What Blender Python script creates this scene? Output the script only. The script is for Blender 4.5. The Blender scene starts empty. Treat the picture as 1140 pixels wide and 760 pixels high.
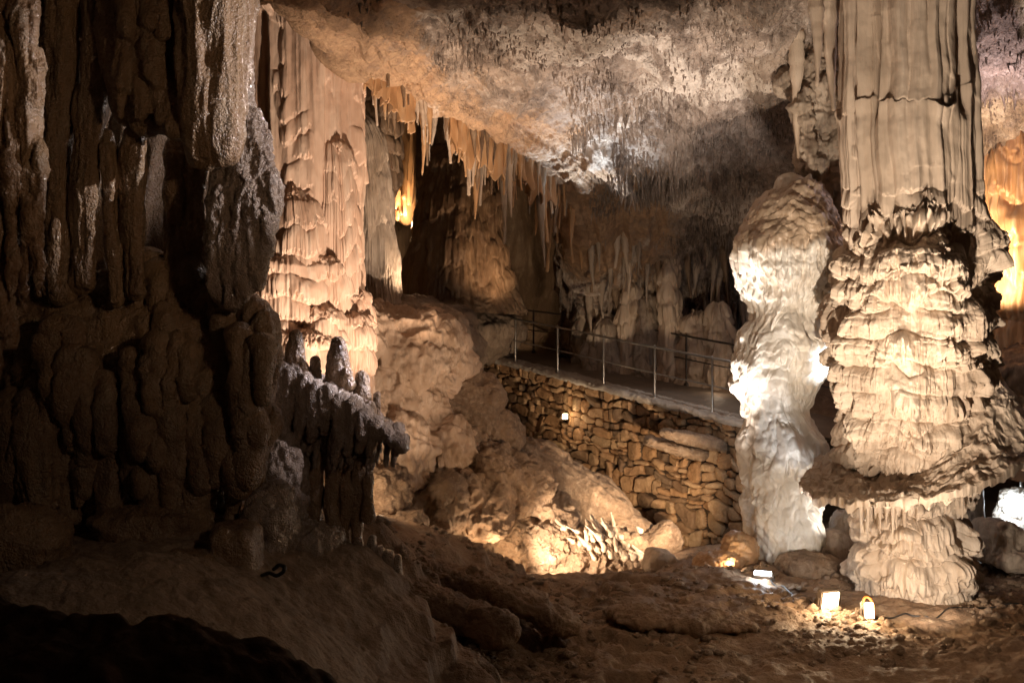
import bpy, math, random
import numpy as np
from mathutils import Vector, Matrix, Euler

random.seed(7)
RNG = np.random.default_rng(11)
F = 1108.3          # focal length in photo pixels (35 mm lens, 1140 px wide)
CZ = 2.8            # eye height above the lamp floor
scene = bpy.context.scene
COL = scene.collection
f32 = np.float32

# ------------------------------------------------------------------ measuring
def at(px, py, Y):
    return ((px - 570.0) * Y / F, Y, CZ + (380.0 - py) * Y / F)
def wx(px, Y): return (px - 570.0) * Y / F
def wz(py, Y): return CZ + (380.0 - py) * Y / F

# ------------------------------------------------------------------ noise
_perm = RNG.permutation(256).astype(np.int32)
_perm = np.concatenate([_perm, _perm])
_g = RNG.normal(size=(256, 3)); _g = (_g / np.linalg.norm(_g, axis=1)[:, None]).astype(f32)
def perlin(x, y, z):
    x, y, z = np.broadcast_arrays(np.asarray(x, f32), np.asarray(y, f32), np.asarray(z, f32))
    xi = np.floor(x); yi = np.floor(y); zi = np.floor(z)
    xf = x - xi; yf = y - yi; zf = z - zi
    X = xi.astype(np.int32) & 255; Y = yi.astype(np.int32) & 255; Z = zi.astype(np.int32) & 255
    u = xf * xf * xf * (xf * (xf * 6 - 15) + 10)
    v = yf * yf * yf * (yf * (yf * 6 - 15) + 10)
    w = zf * zf * zf * (zf * (zf * 6 - 15) + 10)
    def g(dx, dy, dz):
        h = _perm[_perm[_perm[(X + dx) & 255] + ((Y + dy) & 255)] + ((Z + dz) & 255)]
        G = _g[h]
        return G[..., 0] * (xf - dx) + G[..., 1] * (yf - dy) + G[..., 2] * (zf - dz)
    a = g(0,0,0); a = a + u * (g(1,0,0) - a)
    b = g(0,1,0); b = b + u * (g(1,1,0) - b)
    a = a + v * (b - a)
    c = g(0,0,1); c = c + u * (g(1,0,1) - c)
    d = g(0,1,1); d = d + u * (g(1,1,1) - d)
    c = c + v * (d - c)
    return (a + w * (c - a)) * 1.5
def fbm(x, y, z, o=4, gain=.5):
    s = 0; a = 1.0; f = 1.0
    for k in range(o):
        s = s + a * perlin(x * f + k * 17.3, y * f - k * 9.1, z * f + k * 5.7); a *= gain; f *= 2.03
    return s
def ridged(x, y, z, o=3, gain=.5):
    s = 0; a = 1.0; f = 1.0
    for k in range(o):
        s = s + a * (1 - 2 * np.abs(perlin(x * f + k * 11.3, y * f + k * 3.1, z * f - k * 7.7))); a *= gain; f *= 2.03
    return s
def sstep(a, b, x):
    t = np.clip((x - a) / (b - a), 0, 1); return t * t * (3 - 2 * t)
def tps(pts):
    pts = np.array(pts, float); n = len(pts)
    def U(r2): return 0.5 * r2 * np.log(r2 + 1e-9)
    A = np.zeros((n + 3, n + 3))
    d = ((pts[:, None, :2] - pts[None, :, :2]) ** 2).sum(-1)
    A[:n, :n] = U(d) + np.eye(n) * 0.01
    A[:n, n] = 1; A[:n, n+1:] = pts[:, :2]; A[n, :n] = 1; A[n+1:, :n] = pts[:, :2].T
    w = np.linalg.solve(A, np.concatenate([pts[:, 2], np.zeros(3)]))
    def f(x, y):
        s = w[n] + w[n+1] * x + w[n+2] * y
        for k in range(n):
            s = s + w[k] * U((x - pts[k, 0]) ** 2 + (y - pts[k, 1]) ** 2)
        return s
    return f

# ------------------------------------------------------------------ objects
def tag(o, label=None, cat=None, group=None, kind=None):
    if label: o['label'] = label
    if cat: o['category'] = cat
    if group: o['group'] = group
    if kind or cat: o['kind'] = kind or 'thing'
    return o
def empty(name, loc=(0, 0, 0), rz=0):
    o = bpy.data.objects.new(name, None); COL.objects.link(o); o.location = loc; o.rotation_euler = (0, 0, rz); return o
def link(name, me, mat=None, parent=None):
    o = bpy.data.objects.new(name, me); COL.objects.link(o)
    if mat and not me.materials: me.materials.append(mat)
    if parent:
        o.parent = parent
        o.matrix_parent_inverse = Matrix.Translation(parent.location).inverted() if parent.rotation_euler.z == 0 else (Matrix.Translation(parent.location) @ parent.rotation_euler.to_matrix().to_4x4()).inverted()
    return o
def raw_mesh(name, V, Q, smooth=True):
    V = np.ascontiguousarray(V, dtype=f32).reshape(-1, 3)
    Q = np.ascontiguousarray(Q, dtype=np.int32)
    k = Q.shape[1]
    me = bpy.data.meshes.new(name)
    me.vertices.add(len(V)); me.vertices.foreach_set('co', V.ravel())
    me.loops.add(Q.size); me.loops.foreach_set('vertex_index', Q.ravel())
    me.polygons.add(len(Q)); me.polygons.foreach_set('loop_start', np.arange(0, Q.size, k, dtype=np.int32))
    me.update(calc_edges=True)
    if smooth: me.shade_smooth()
    return me
def grid_faces(n, m, wrap=False):
    i = np.arange(n - 1)[:, None]
    j = np.arange(m if wrap else m - 1)[None, :]
    j2 = (j + 1) % m
    a = i * m + j; b = i * m + j2; c = (i + 1) * m + j2; d = (i + 1) * m + j
    return np.stack([a, b, c, d], -1).reshape(-1, 4)
def grid_normals(P, wrap=False):
    if wrap:
        Q = np.concatenate([P[:, -1:], P, P[:, :1]], 1)
        du = (Q[:, 2:] - Q[:, :-2])
    else:
        du = np.gradient(P, axis=1)
    dv = np.gradient(P, axis=0)
    N = np.cross(du, dv); L = np.linalg.norm(N, axis=-1, keepdims=True); return N / np.maximum(L, 1e-9)
def jitter_path(pts, n):
    pts = np.array(pts, float)
    s = np.concatenate([[0], np.cumsum(np.linalg.norm(np.diff(pts, axis=0), axis=1))])
    t = np.linspace(0, s[-1], n)
    return np.stack([np.interp(t, s, pts[:, k]) for k in range(pts.shape[1])], 1)
def smooth1(a, k):
    if k < 2: return a
    ker = np.hanning(k + 2)[1:-1]; ker /= ker.sum()
    out = np.empty_like(a)
    for c in range(a.shape[1]):
        out[:, c] = np.convolve(np.pad(a[:, c], k // 2, mode='edge'), ker, 'valid')[:len(a)]
    return out

# revolve: prof rows = (z, cx, cy, r) from bottom to top
def revolve(name, prof, nt, nz, disp, mat, parent=None, smooth=5, squash=1.0, th0=0.0, caps=True):
    pr = smooth1(jitter_path(prof, nz), smooth)
    th = np.linspace(0, 2 * np.pi, nt, endpoint=False)[None, :] + th0
    z = pr[:, 0][:, None]; r = pr[:, 3][:, None]
    P = np.stack([pr[:, 1][:, None] + r * np.cos(th), pr[:, 2][:, None] + r * squash * np.sin(th), z + 0 * th], -1)
    N = grid_normals(P, True)
    c = np.stack([np.cos(th) + 0 * z, np.sin(th) + 0 * z, 0 * (th + z)], -1)
    sgn = np.sign((N * c).sum(-1).mean()) or 1
    N = N * sgn
    d = disp(th + 0 * z, z + 0 * th, r + 0 * th, P)
    if isinstance(d, tuple):
        d, dz = d
        P = P + N * d[..., None]; P[..., 2] += dz
    else:
        P = P + N * d[..., None]
    V = P.reshape(-1, 3); Q = grid_faces(nz, nt, True)
    if caps:
        n0 = len(V)
        V = np.concatenate([V, P[0].mean(0)[None], P[-1].mean(0)[None]])
        j = np.arange(nt); j2 = (j + 1) % nt
        Q = np.concatenate([Q, np.stack([j, j2, np.full(nt, n0), np.full(nt, n0)], -1)[:, [0, 2, 2, 1]] * 0 + np.stack([j2, j, np.full(nt, n0), j2], -1)])[:len(Q)]
    me = raw_mesh(name, V if caps is False else P.reshape(-1, 3), Q)
    return link(name, me, mat, parent)

def tier(th, z, r, h, amp, seed, jag=.06, curtain=.3, warp=.5, freq=13):
    # stacked flowstone lips: rounded on top, a fluted curtain below, a comb of drips at the bottom
    c = np.cos(th); s_ = np.sin(th)
    t = z / h + warp * perlin(c * 1.3 + seed, s_ * 1.3, z * .25) * 1.6 + .45 * warp * fbm(c * 3.5 + seed, s_ * 3.5 + 3, z / h * .3, 2)
    i = np.floor(t); s = t - i
    a_i = np.clip(.62 + 1.5 * perlin(c * 1.9 + i * 7.31, s_ * 1.9 + seed, i * 3.17) + .5 * perlin(c * 5 + i * 3.1, s_ * 5, seed), .0, 1.5)
    top = .45 + .25 * perlin(c * 2 + i * 2.7, s_ * 2, i * 1.9)
    comb = np.clip(perlin(c * r * freq * 2.2, s_ * r * freq * 2.2 + i * 9.7, z * 1.2) + .25, 0, 1) * (.15 + jag * 4)
    g = np.where(s > top, np.sqrt(np.clip(1 - ((s - top) / (1 - top)) ** 2, 0, 1)), 1.0)
    g = g * (.25 * sstep(0, .05, s) + .75 * sstep(0, .10, s - comb)) 
    fl = ridged(c * r * freq + i * 5.3, s_ * r * freq + seed, z * .35, 2)
    return amp * a_i * g * (1 + curtain * fl * sstep(.98, .6, s))

# clay: chains of (x, y, z, r) fused with a voxel remesh then displaced
def chain_mesh(ch, seg=14, sub=5):
    ch = np.array(ch, float)
    n = max(2, (len(ch) - 1) * sub + 1)
    if len(ch) == 1:
        x, y, z, r = ch[0]; ch = np.array([[x, y, z - .02 * r, r], [x, y, z + .02 * r, r]]); n = 2
    t = np.linspace(0, len(ch) - 1, n); k = np.arange(len(ch))
    C = np.stack([np.interp(t, k, ch[:, j]) for j in range(4)], 1)
    if n > 5: C[1:-1] = (C[:-2] + 2 * C[1:-1] + C[2:]) / 4
    T = np.gradient(C[:, :3], axis=0); T /= np.maximum(np.linalg.norm(T, axis=1, keepdims=True), 1e-9)
    rows = []; cap = [(-.96, .28), (-.8, .6), (-.45, .893)]
    def ring(c, tdir, off, rr):
        up = np.array([0, 1, 0]) if abs(tdir[1]) < .9 else np.array([1, 0, 0])
        a = np.cross(tdir, up); a /= np.linalg.norm(a); b = np.cross(tdir, a)
        an = np.linspace(0, 2 * np.pi, seg, endpoint=False)
        return c + tdir * off + rr * (np.cos(an)[:, None] * a + np.sin(an)[:, None] * b)
    for o, q in cap: rows.append(ring(C[0, :3], T[0], o * C[0, 3], q * C[0, 3]))
    for i in range(n): rows.append(ring(C[i, :3], T[i], 0, C[i, 3]))
    for o, q in cap[::-1]: rows.append(ring(C[-1, :3], T[-1], -o * C[-1, 3], q * C[-1, 3]))
    P = np.array(rows); m = len(P)
    V = np.concatenate([P.reshape(-1, 3), [C[0, :3] - T[0] * C[0, 3]], [C[-1, :3] + T[-1] * C[-1, 3]]])
    Q = grid_faces(m, seg, True).tolist()
    n0 = m * seg
    for j in range(seg):
        j2 = (j + 1) % seg
        Q.append([j2, j, n0, n0]); Q.append([(m - 1) * seg + j, (m - 1) * seg + j2, n0 + 1, n0 + 1])
    return V, Q
def ell_mesh(c, r, rot=0, tilt=0, seg=20, noise=.0, seed=0, box=1.0):
    th = np.linspace(0, 2 * np.pi, seg, endpoint=False)[None, :]; ph = np.linspace(-np.pi / 2 + .12, np.pi / 2 - .12, seg // 2 + 1)[:, None]
    D = np.stack([np.cos(th) * np.cos(ph), np.sin(th) * np.cos(ph), np.sin(ph) + 0 * th], -1)
    if box != 1.0:
        D = D / (np.abs(D) ** (2 / box)).sum(-1, keepdims=True) ** (box / 2)
    if noise: D = D * (1 + noise * fbm(D[..., 0] * 1.5 + seed, D[..., 1] * 1.5, D[..., 2] * 1.5, 2))[..., None]
    D = D * np.array(r)
    M = np.array((Matrix.Rotation(rot, 3, 'Z') @ Matrix.Rotation(tilt, 3, 'Y')))
    P = D @ M.T + np.array(c)
    m = P.shape[0]
    V = np.concatenate([P.reshape(-1, 3), P[0].mean(0)[None], P[-1].mean(0)[None]])
    Q = grid_faces(m, seg, True).tolist(); n0 = m * seg
    for j in range(seg):
        j2 = (j + 1) % seg
        Q.append([j2, j, n0, n0]); Q.append([(m - 1) * seg + j, (m - 1) * seg + j2, n0 + 1, n0 + 1])
    return V, Q
def from_lists(name, parts):
    V = []; Fc = []; o = 0
    for v, q in parts:
        V.append(v)
        for f in q:
            g = []
            for k in f:
                if k + o not in g: g.append(k + o)
            Fc.append(g)
        o += len(v)
    me = bpy.data.meshes.new(name); me.from_pydata(np.concatenate(V).tolist(), [], Fc); me.update()
    return me
def clay(name, parts, voxel, disp, mat, parent=None, smooth=6, fac=.5):
    me = from_lists(name, parts)
    o = bpy.data.objects.new(name, me); COL.objects.link(o)
    m = o.modifiers.new('r', 'REMESH'); m.mode = 'VOXEL'; m.voxel_size = voxel; m.adaptivity = 0
    if smooth:
        s = o.modifiers.new('s', 'SMOOTH'); s.iterations = smooth; s.factor = fac
    dg = bpy.context.evaluated_depsgraph_get()
    me2 = bpy.data.meshes.new_from_object(o.evaluated_get(dg), depsgraph=dg)
    bpy.data.objects.remove(o); bpy.data.meshes.remove(me)
    n = len(me2.vertices)
    co = np.empty(n * 3, f32); me2.vertices.foreach_get('co', co); co = co.reshape(-1, 3)
    no = np.empty(n * 3, f32); me2.vertices.foreach_get('normal', no); no = no.reshape(-1, 3)
    if disp is not None:
        co = co + no * disp(co[:, 0], co[:, 1], co[:, 2], no)[:, None]
        me2.vertices.foreach_set('co', co.ravel()); me2.update()
    me2.shade_smooth(); me2.name = name
    return link(name, me2, mat, parent)
def pchain(pts):   # (px, py, Y, r_px)
    out = []
    for px, py, Y, r in pts:
        x, y, z = at(px, py, Y); out.append((x, y, z, r * Y / F))
    return chain_mesh(out)

# ------------------------------------------------------------------ materials
def rock_mat(name, c1, c2, c3, rough=.6, coat=0.0, scale=1.0, streak=.25, bump=.5, fine=60, finebump=.4, bdist=.02, spec=.5, seed=0, contrast=(.35, .65), coatr=.12, vor=0.0):
    m = bpy.data.materials.new(name); m.use_nodes = True
    nt = m.node_tree; nd = nt.nodes; L = nt.links; nd.clear()
    out = nd.new('ShaderNodeOutputMaterial'); b = nd.new('ShaderNodeBsdfPrincipled'); L.new(b.outputs[0], out.inputs[0])
    tc = nd.new('ShaderNodeTexCoord'); mp = nd.new('ShaderNodeMapping'); mp.inputs['Scale'].default_value = (scale, scale, scale * streak); mp.inputs['Location'].default_value = (seed, seed * 1.7, 0)
    L.new(tc.outputs['Object'], mp.inputs[0])
    n1 = nd.new('ShaderNodeTexNoise'); n1.inputs['Scale'].default_value = 2.2; n1.inputs['Detail'].default_value = 8; n1.inputs['Roughness'].default_value = .62
    L.new(mp.outputs[0], n1.inputs[0])
    n2 = nd.new('ShaderNodeTexNoise'); n2.inputs['Scale'].default_value = 9; n2.inputs['Detail'].default_value = 8; n2.inputs['Roughness'].default_value = .7
    L.new(mp.outputs[0], n2.inputs[0])
    r1 = nd.new('ShaderNodeValToRGB'); r1.color_ramp.elements[0].position = contrast[0]; r1.color_ramp.elements[1].position = contrast[1]
    r1.color_ramp.elements[0].color = (*c2, 1); r1.color_ramp.elements[1].color = (*c1, 1); L.new(n1.outputs[0], r1.inputs[0])
    r2 = nd.new('ShaderNodeValToRGB'); r2.color_ramp.elements[0].position = .5; r2.color_ramp.elements[1].position = .72
    r2.color_ramp.elements[0].color = (0, 0, 0, 1); r2.color_ramp.elements[1].color = (1, 1, 1, 1); L.new(n2.outputs[0], r2.inputs[0])
    mx = nd.new('ShaderNodeMix'); mx.data_type = 'RGBA'; L.new(r2.outputs[0], mx.inputs[0]); L.new(r1.outputs[0], mx.inputs[6]); mx.inputs[7].default_value = (*c3, 1)
    L.new(mx.outputs[2], b.inputs['Base Color'])
    n3 = nd.new('ShaderNodeTexNoise'); n3.inputs['Scale'].default_value = 14; n3.inputs['Detail'].default_value = 10; n3.inputs['Roughness'].default_value = .65
    L.new(mp.outputs[0], n3.inputs[0])
    n4 = nd.new('ShaderNodeTexNoise'); n4.inputs['Scale'].default_value = fine; n4.inputs['Detail'].default_value = 5
    L.new(tc.outputs['Object'], n4.inputs[0])
    b1 = nd.new('ShaderNodeBump'); b1.inputs['Strength'].default_value = bump; b1.inputs['Distance'].default_value = bdist; L.new(n3.outputs[0], b1.inputs['Height'])
    b2 = nd.new('ShaderNodeBump'); b2.inputs['Strength'].default_value = finebump; b2.inputs['Distance'].default_value = bdist * .4; L.new(n4.outputs[0], b2.inputs['Height']); L.new(b1.outputs[0], b2.inputs['Normal'])
    last = b2
    if vor:
        vo = nd.new('ShaderNodeTexVoronoi'); vo.inputs['Scale'].default_value = vor; vo.inputs['Randomness'].default_value = 1
        dm = nd.new('ShaderNodeTexNoise'); dm.inputs['Scale'].default_value = 18; dm.inputs['Detail'].default_value = 4; L.new(tc.outputs['Object'], dm.inputs[0])
        dv = nd.new('ShaderNodeVectorMath'); dv.operation = 'MULTIPLY_ADD'; L.new(dm.outputs['Color'], dv.inputs[0]); dv.inputs[1].default_value = (.07, .07, .07); L.new(tc.outputs['Object'], dv.inputs[2]); L.new(dv.outputs[0], vo.inputs[0])
        mm = nd.new('ShaderNodeMath'); mm.operation = 'MULTIPLY'; L.new(vo.outputs['Distance'], mm.inputs[0]); L.new(n2.outputs[0], mm.inputs[1])
        b3 = nd.new('ShaderNodeBump'); b3.invert = True; b3.inputs['Strength'].default_value = .9; b3.inputs['Distance'].default_value = .02; L.new(mm.outputs[0], b3.inputs['Height']); L.new(last.outputs[0], b3.inputs['Normal']); last = b3
        L.new(last.outputs[0], b.inputs['Coat Normal'])
    L.new(last.outputs[0], b.inputs['Normal'])
    rr = nd.new('ShaderNodeMapRange'); rr.inputs['To Min'].default_value = max(.05, rough - .15); rr.inputs['To Max'].default_value = min(1, rough + .2); L.new(n2.outputs[0], rr.inputs[0]); L.new(rr.outputs[0], b.inputs['Roughness'])
    b.inputs['Specular IOR Level'].default_value = spec
    b.inputs['Coat Weight'].default_value = coat; b.inputs['Coat Roughness'].default_value = coatr
    return m
def blend_in(m, attr, c1, c2, sc=7.0):
    # a second mineral mixed in where the attribute says the deposit lies
    nt = m.node_tree; b = [n for n in nt.nodes if n.type == 'BSDF_PRINCIPLED'][0]
    src = b.inputs['Base Color'].links[0].from_socket
    a = nt.nodes.new('ShaderNodeAttribute'); a.attribute_name = attr
    tc = nt.nodes.new('ShaderNodeTexCoord'); n = nt.nodes.new('ShaderNodeTexNoise'); n.inputs['Scale'].default_value = sc; n.inputs['Detail'].default_value = 9; n.inputs['Roughness'].default_value = .7
    nt.links.new(tc.outputs['Object'], n.inputs[0])
    r = nt.nodes.new('ShaderNodeValToRGB'); r.color_ramp.elements[0].position = .38; r.color_ramp.elements[1].position = .62
    r.color_ramp.elements[0].color = (*c2, 1); r.color_ramp.elements[1].color = (*c1, 1); nt.links.new(n.outputs[0], r.inputs[0])
    ad = nt.nodes.new('ShaderNodeMath'); ad.operation = 'ADD'; nt.links.new(a.outputs['Fac'], ad.inputs[0]); nt.links.new(n.outputs[0], ad.inputs[1])
    mr = nt.nodes.new('ShaderNodeMapRange'); mr.inputs['From Min'].default_value = .85; mr.inputs['From Max'].default_value = 1.2; nt.links.new(ad.outputs[0], mr.inputs[0])
    mx = nt.nodes.new('ShaderNodeMix'); mx.data_type = 'RGBA'; nt.links.new(mr.outputs[0], mx.inputs[0]); nt.links.new(src, mx.inputs[6]); nt.links.new(r.outputs[0], mx.inputs[7]); nt.links.new(mx.outputs[2], b.inputs['Base Color'])
def set_attr(me, name, v):
    a = me.attributes.new(name, 'FLOAT', 'POINT'); a.data.foreach_set('value', np.ascontiguousarray(v, dtype=f32).ravel())
def plain(name, c, rough=.5, metal=0.0, emit=None, es=0):
    m = bpy.data.materials.new(name); m.use_nodes = True; nt = m.node_tree; b = nt.nodes['Principled BSDF']
    n = nt.nodes.new('ShaderNodeTexNoise'); n.inputs['Scale'].default_value = 30; n.inputs['Detail'].default_value = 4
    tc = nt.nodes.new('ShaderNodeTexCoord'); nt.links.new(tc.outputs['Object'], n.inputs[0])
    r = nt.nodes.new('ShaderNodeValToRGB'); r.color_ramp.elements[0].color = (*[k * .7 for k in c], 1); r.color_ramp.elements[1].color = (*[min(1, k * 1.15) for k in c], 1)
    nt.links.new(n.outputs[0], r.inputs[0]); nt.links.new(r.outputs[0], b.inputs['Base Color'])
    b.inputs['Roughness'].default_value = rough; b.inputs['Metallic'].default_value = metal
    if emit: b.inputs['Emission Color'].default_value = (*emit, 1); b.inputs['Emission Strength'].default_value = es
    return m

M = dict(
    column=rock_mat('calcite_beige', (.66, .54, .43), (.48, .37, .28), (.36, .26, .18), rough=.6, streak=.11, bump=.8, bdist=.02, finebump=.4),
    shaft=rock_mat('calcite_fluted', (.64, .52, .42), (.48, .37, .28), (.34, .26, .20), rough=.6, streak=.06, bump=.5, bdist=.015, finebump=.3),
    white=rock_mat('calcite_white', (.80, .76, .70), (.62, .53, .43), (.84, .82, .78), rough=.45, streak=.5, bump=.4, bdist=.02, coat=.25, coatr=.3),
    orange=rock_mat('calcite_salmon', (.66, .48, .37), (.50, .33, .24), (.72, .58, .47), rough=.55, streak=.06, bump=.5, bdist=.015, finebump=.3),
    ochre=rock_mat('calcite_ochre', (.55, .33, .17), (.38, .20, .09), (.50, .36, .24), rough=.5, streak=.12, bump=.5, coat=.2, coatr=.3),
    grey=rock_mat('calcite_grey', (.46, .38, .31), (.30, .23, .17), (.14, .10, .08), rough=.7, streak=.4, bump=.7, bdist=.03),
    brown=rock_mat('flowstone_brown', (.25, .165, .10), (.13, .08, .05), (.34, .25, .17), rough=.6, streak=.3, bump=.6, bdist=.03),
    ceil=rock_mat('ceiling_rock', (.42, .33, .27), (.17, .125, .10), (.58, .49, .43), rough=.75, streak=1, scale=.8, bump=1, bdist=.06, fine=35, finebump=.8),
    wall=rock_mat('cave_rock', (.34, .25, .18), (.20, .14, .10), (.42, .33, .25), rough=.7, streak=.35, bump=.9, bdist=.05),
    floor=rock_mat('mud_floor', (.30, .19, .115), (.17, .105, .065), (.34, .25, .17), rough=.62, streak=1, bump=.8, bdist=.035, fine=45, finebump=.7, spec=.4),
    mud_shaded=rock_mat('shaded_mud', (.12, .08, .055), (.07, .045, .03), (.15, .10, .07), rough=.9, streak=1, bump=.5, bdist=.02, spec=.1),
    bank=rock_mat('pale_mud', (.36, .27, .19), (.25, .18, .12), (.40, .31, .22), rough=.75, streak=.6, bump=.6, bdist=.025, fine=50, finebump=.5, spec=.3),
    outcrop=rock_mat('outcrop_calcite', (.58, .42, .31), (.40, .27, .18), (.64, .50, .39), rough=.6, streak=.35, scale=1.3, bump=.9, bdist=.04),
    boulder=rock_mat('boulder_rock', (.38, .26, .17), (.20, .13, .085), (.46, .35, .26), rough=.65, streak=1, scale=1.6, bump=1, bdist=.05, finebump=.7),
    wet=rock_mat('wet_flowstone', (.30, .19, .10), (.17, .10, .055), (.34, .25, .16), rough=.32, streak=.25, bump=.6, bdist=.025, coat=.6, coatr=.12, fine=45, finebump=.8, vor=60),
    amber_wet=rock_mat('wet_amber', (.38, .24, .13), (.20, .11, .06), (.44, .34, .24), rough=.3, streak=.5, bump=.8, coat=1.0, coatr=.08, fine=50, finebump=.9, vor=42),
    crystal=rock_mat('wet_crystals', (.36, .28, .21), (.18, .12, .085), (.46, .38, .32), rough=.28, streak=.5, bump=.6, coat=1.0, coatr=.045, fine=80, finebump=.9, vor=75),
)

# ================================================================== CEILING
blend_in(M['ceil'], 'ochre', (.52, .34, .21), (.34, .21, .13)); blend_in(M['ceil'], 'pale', (.68, .59, .52), (.50, .42, .36), 9)
edge_pts = np.array([(4, -4.6), (8, -3.3), (10.5, -2.55), (12.3, -1.95), (14.0, -1.15), (14.8, -.62), (16.5, .2), (18, .95), (19.5, 1.45), (20.6, 1.75), (22, 2.1), (26, 2.2)])  # (Y, x)
def edge_x(Y): return np.interp(Y, edge_pts[:, 0], edge_pts[:, 1])
prof_c = np.array([(3, 4.9), (6, 4.4), (9, 4.05), (11, 3.85), (13, 3.7), (15, 3.5), (17, 3.25), (18.5, 2.85), (20, 2.2), (21, 1.45), (21.8, .6), (22.3, -.3), (22.6, -1.4), (22.8, -3.2)])
def ceil_hit(px, py):
    Ys = np.linspace(9, 22.6, 1500); zc = np.interp(Ys, prof_c[:, 0], prof_c[:, 1]); zr = (380 - py) * Ys / F
    k = np.argmin(abs(zc - zr)); return (px - 570) * Ys[k] / F, Ys[k]
def seg_dist(X, Y, pts):
    d = np.full(X.shape, 1e9)
    for (a, b), (c, e) in zip(pts[:-1], pts[1:]):
        L2 = (c - a) ** 2 + (e - b) ** 2; t = np.clip(((X - a) * (c - a) + (Y - b) * (e - b)) / L2, 0, 1)
        d = np.minimum(d, np.hypot(X - a - t * (c - a), Y - b - t * (e - b)))
    return d
def make_ceiling():
    VEINS = [([ceil_hit(*q) for q in [(548, 4), (590, 20), (622, 34), (640, 46), (668, 56), (700, 76), (745, 90)]], .10, .12),
             ([ceil_hit(*q) for q in [(640, 24), (690, 50), (740, 70), (775, 92), (815, 96), (858, 88)]], .20, .16),
             ([ceil_hit(*q) for q in [(640, 160), (700, 190), (760, 200)]], .25, .12), ([ceil_hit(*q) for q in [(690, 20), (740, 34), (800, 30)]], .2, .10)]
    nv, nu = 860, 860
    pv = smooth1(jitter_path(prof_c, nv), 31)
    t = np.linspace(0, 1, nu) ** 1.15
    Yb = pv[:, 0][:, None]; Zb = pv[:, 1][:, None] + CZ
    ex = edge_x(Yb)
    roll = 0.055
    P = np.zeros((nv, nu, 3))
    a = np.clip((roll - t) / roll, 0, 1)[None, :]           # rolled lip, turns up behind the edge
    x = ex + np.maximum(t - roll, 0)[None, :] * (13.5 - ex)
    P[..., 0] = x - .35 * np.sin(np.minimum(a * 2.2, 1.57)) + 0 * Yb
    P[..., 1] = Yb + 0 * x
    P[..., 2] = Zb + (a ** 1.4) * 3.4
    # the vault bulges and dips
    big = fbm(P[..., 0] * .22 + 4, P[..., 1] * .22, 1.3, 3)
    lip = np.exp(-((t - roll) * 14) ** 2)[None, :]
    P[..., 2] += .45 * big * (1 - .6 * lip) * sstep(-3, .5, Zb - CZ)
    # hangs lower toward the right column
    P[..., 2] -= .5 * sstep(3.2, 5.2, P[..., 0]) * sstep(23, 16, P[..., 1]) * sstep(12.5, 15, P[..., 1]) * (1 - a)
    P[..., 2] += 1.3 * sstep(2.9, 4.2, P[..., 0]) * sstep(13.6, 11.8, P[..., 1]) * (1 - a)
    N = grid_normals(P)
    N *= np.where(N[..., 2:3] > 0, -1, 1) if True else 1
    X, Y, Z = P[..., 0], P[..., 1], P[..., 2]
    wallness = sstep(2.4, .6, Zb - CZ)
    near0 = sstep(2.6, .4, X - edge_x(Y)) * (1 - wallness)
    d = (.16 - .12 * near0) * fbm(X * .9, Y * .9, Z * .9, 5, .55) + .05 * np.abs(fbm(X * 3.2, Y * 3.2, Z * 1.6, 4, .6))
    off = X - edge_x(Y)
    near = sstep(2.6, .4, off) * (1 - wallness)
    # long folds running along the slanting edge
    w_ = off + .25 * fbm(X * .5, Y * .35, 2, 3)
    d += near * (.27 * ridged(w_ * 1.1, Y * .10, 3, 3, .5) + .05 * ridged(w_ * 5, Y * .22, 8, 3)) - near * .10
    # deep hollows and swelling bosses of the vault
    d += (1 - near) * (.22 * fbm(X * .55 + 3, Y * .33, 6, 3, .55) + .10 * ridged(X * .8 + Y * .25, Y * .5 - X * .2, 2, 3, .6))
    far = sstep(14.5, 17.5, Y) * (1 - near)
    d += far * (.10 * ridged(X * 2.2, Y * 1.6, Z * .8, 3, .6) + .06 * np.abs(fbm(X * 4.5, Y * 4.5, Z * 2, 3, .6)))
    # raised calcite veins
    wob = .10 * fbm(X * 2, Y * 2, 3, 3)
    for pts, ww, hh in VEINS:
        d += hh * np.exp(-((seg_dist(X, Y, pts) + wob) / ww) ** 2)
    # lines of drip ridges
    d += .09 * sstep(.75, 1.0, 1 - np.abs(fbm(X * .55 + 9, Y * .35, 3.1, 2)) * 2.2) * (1 - wallness)
    # vertical flutes where it turns into the back wall
    d += wallness * (.22 * ridged(X * 1.8, Y * 1.2, Z * .22, 3, .55) + .08 * ridged(X * 6, 2, Z * .5, 2))
    # along the lip drapery folds
    d += lip * .10 * ridged(X * 1.0 + Y * 2.2, 5, .3, 3) 
    P = P + N * d[..., None]
    # hanging spikes
    sp = np.clip(perlin(X * 9, Y * 7, 1.7) - .12, 0, 1) ** 1.3 * .15 + np.clip(perlin(X * 22, Y * 15, 4.2), 0, 1) * .06
    P[..., 2] -= sp * (1 - a) * (.25 + 1.3 * np.clip(fbm(X * .6, Y * .6, 7, 2) + .2, 0, 1)) * (1 - .5 * wallness) * (1 - .85 * near)
    me = raw_mesh('cave_ceiling', P, grid_faces(nv, nu))
    me.materials.append(M['ceil'])
    st = off + .9 * fbm(X * .5, Y * .25, 4, 4, .6)
    och = .75 * sstep(2.0, .7, st) * (1 - wallness) + .5 * np.clip(fbm(X * .7, Y * .4, 21, 4, .6), 0, 1) + .3 * wallness
    vd = np.min([seg_dist(X, Y, p[0]) / p[1] for p in VEINS[:2]], axis=0) + .8 * fbm(X * 3, Y * 3, 1, 3)
    pale = np.maximum(.8 * sstep(1.3, .3, vd), np.clip(1.3 * fbm(X * .8, Y * .45, 12, 4, .6), 0, .62))
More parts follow.
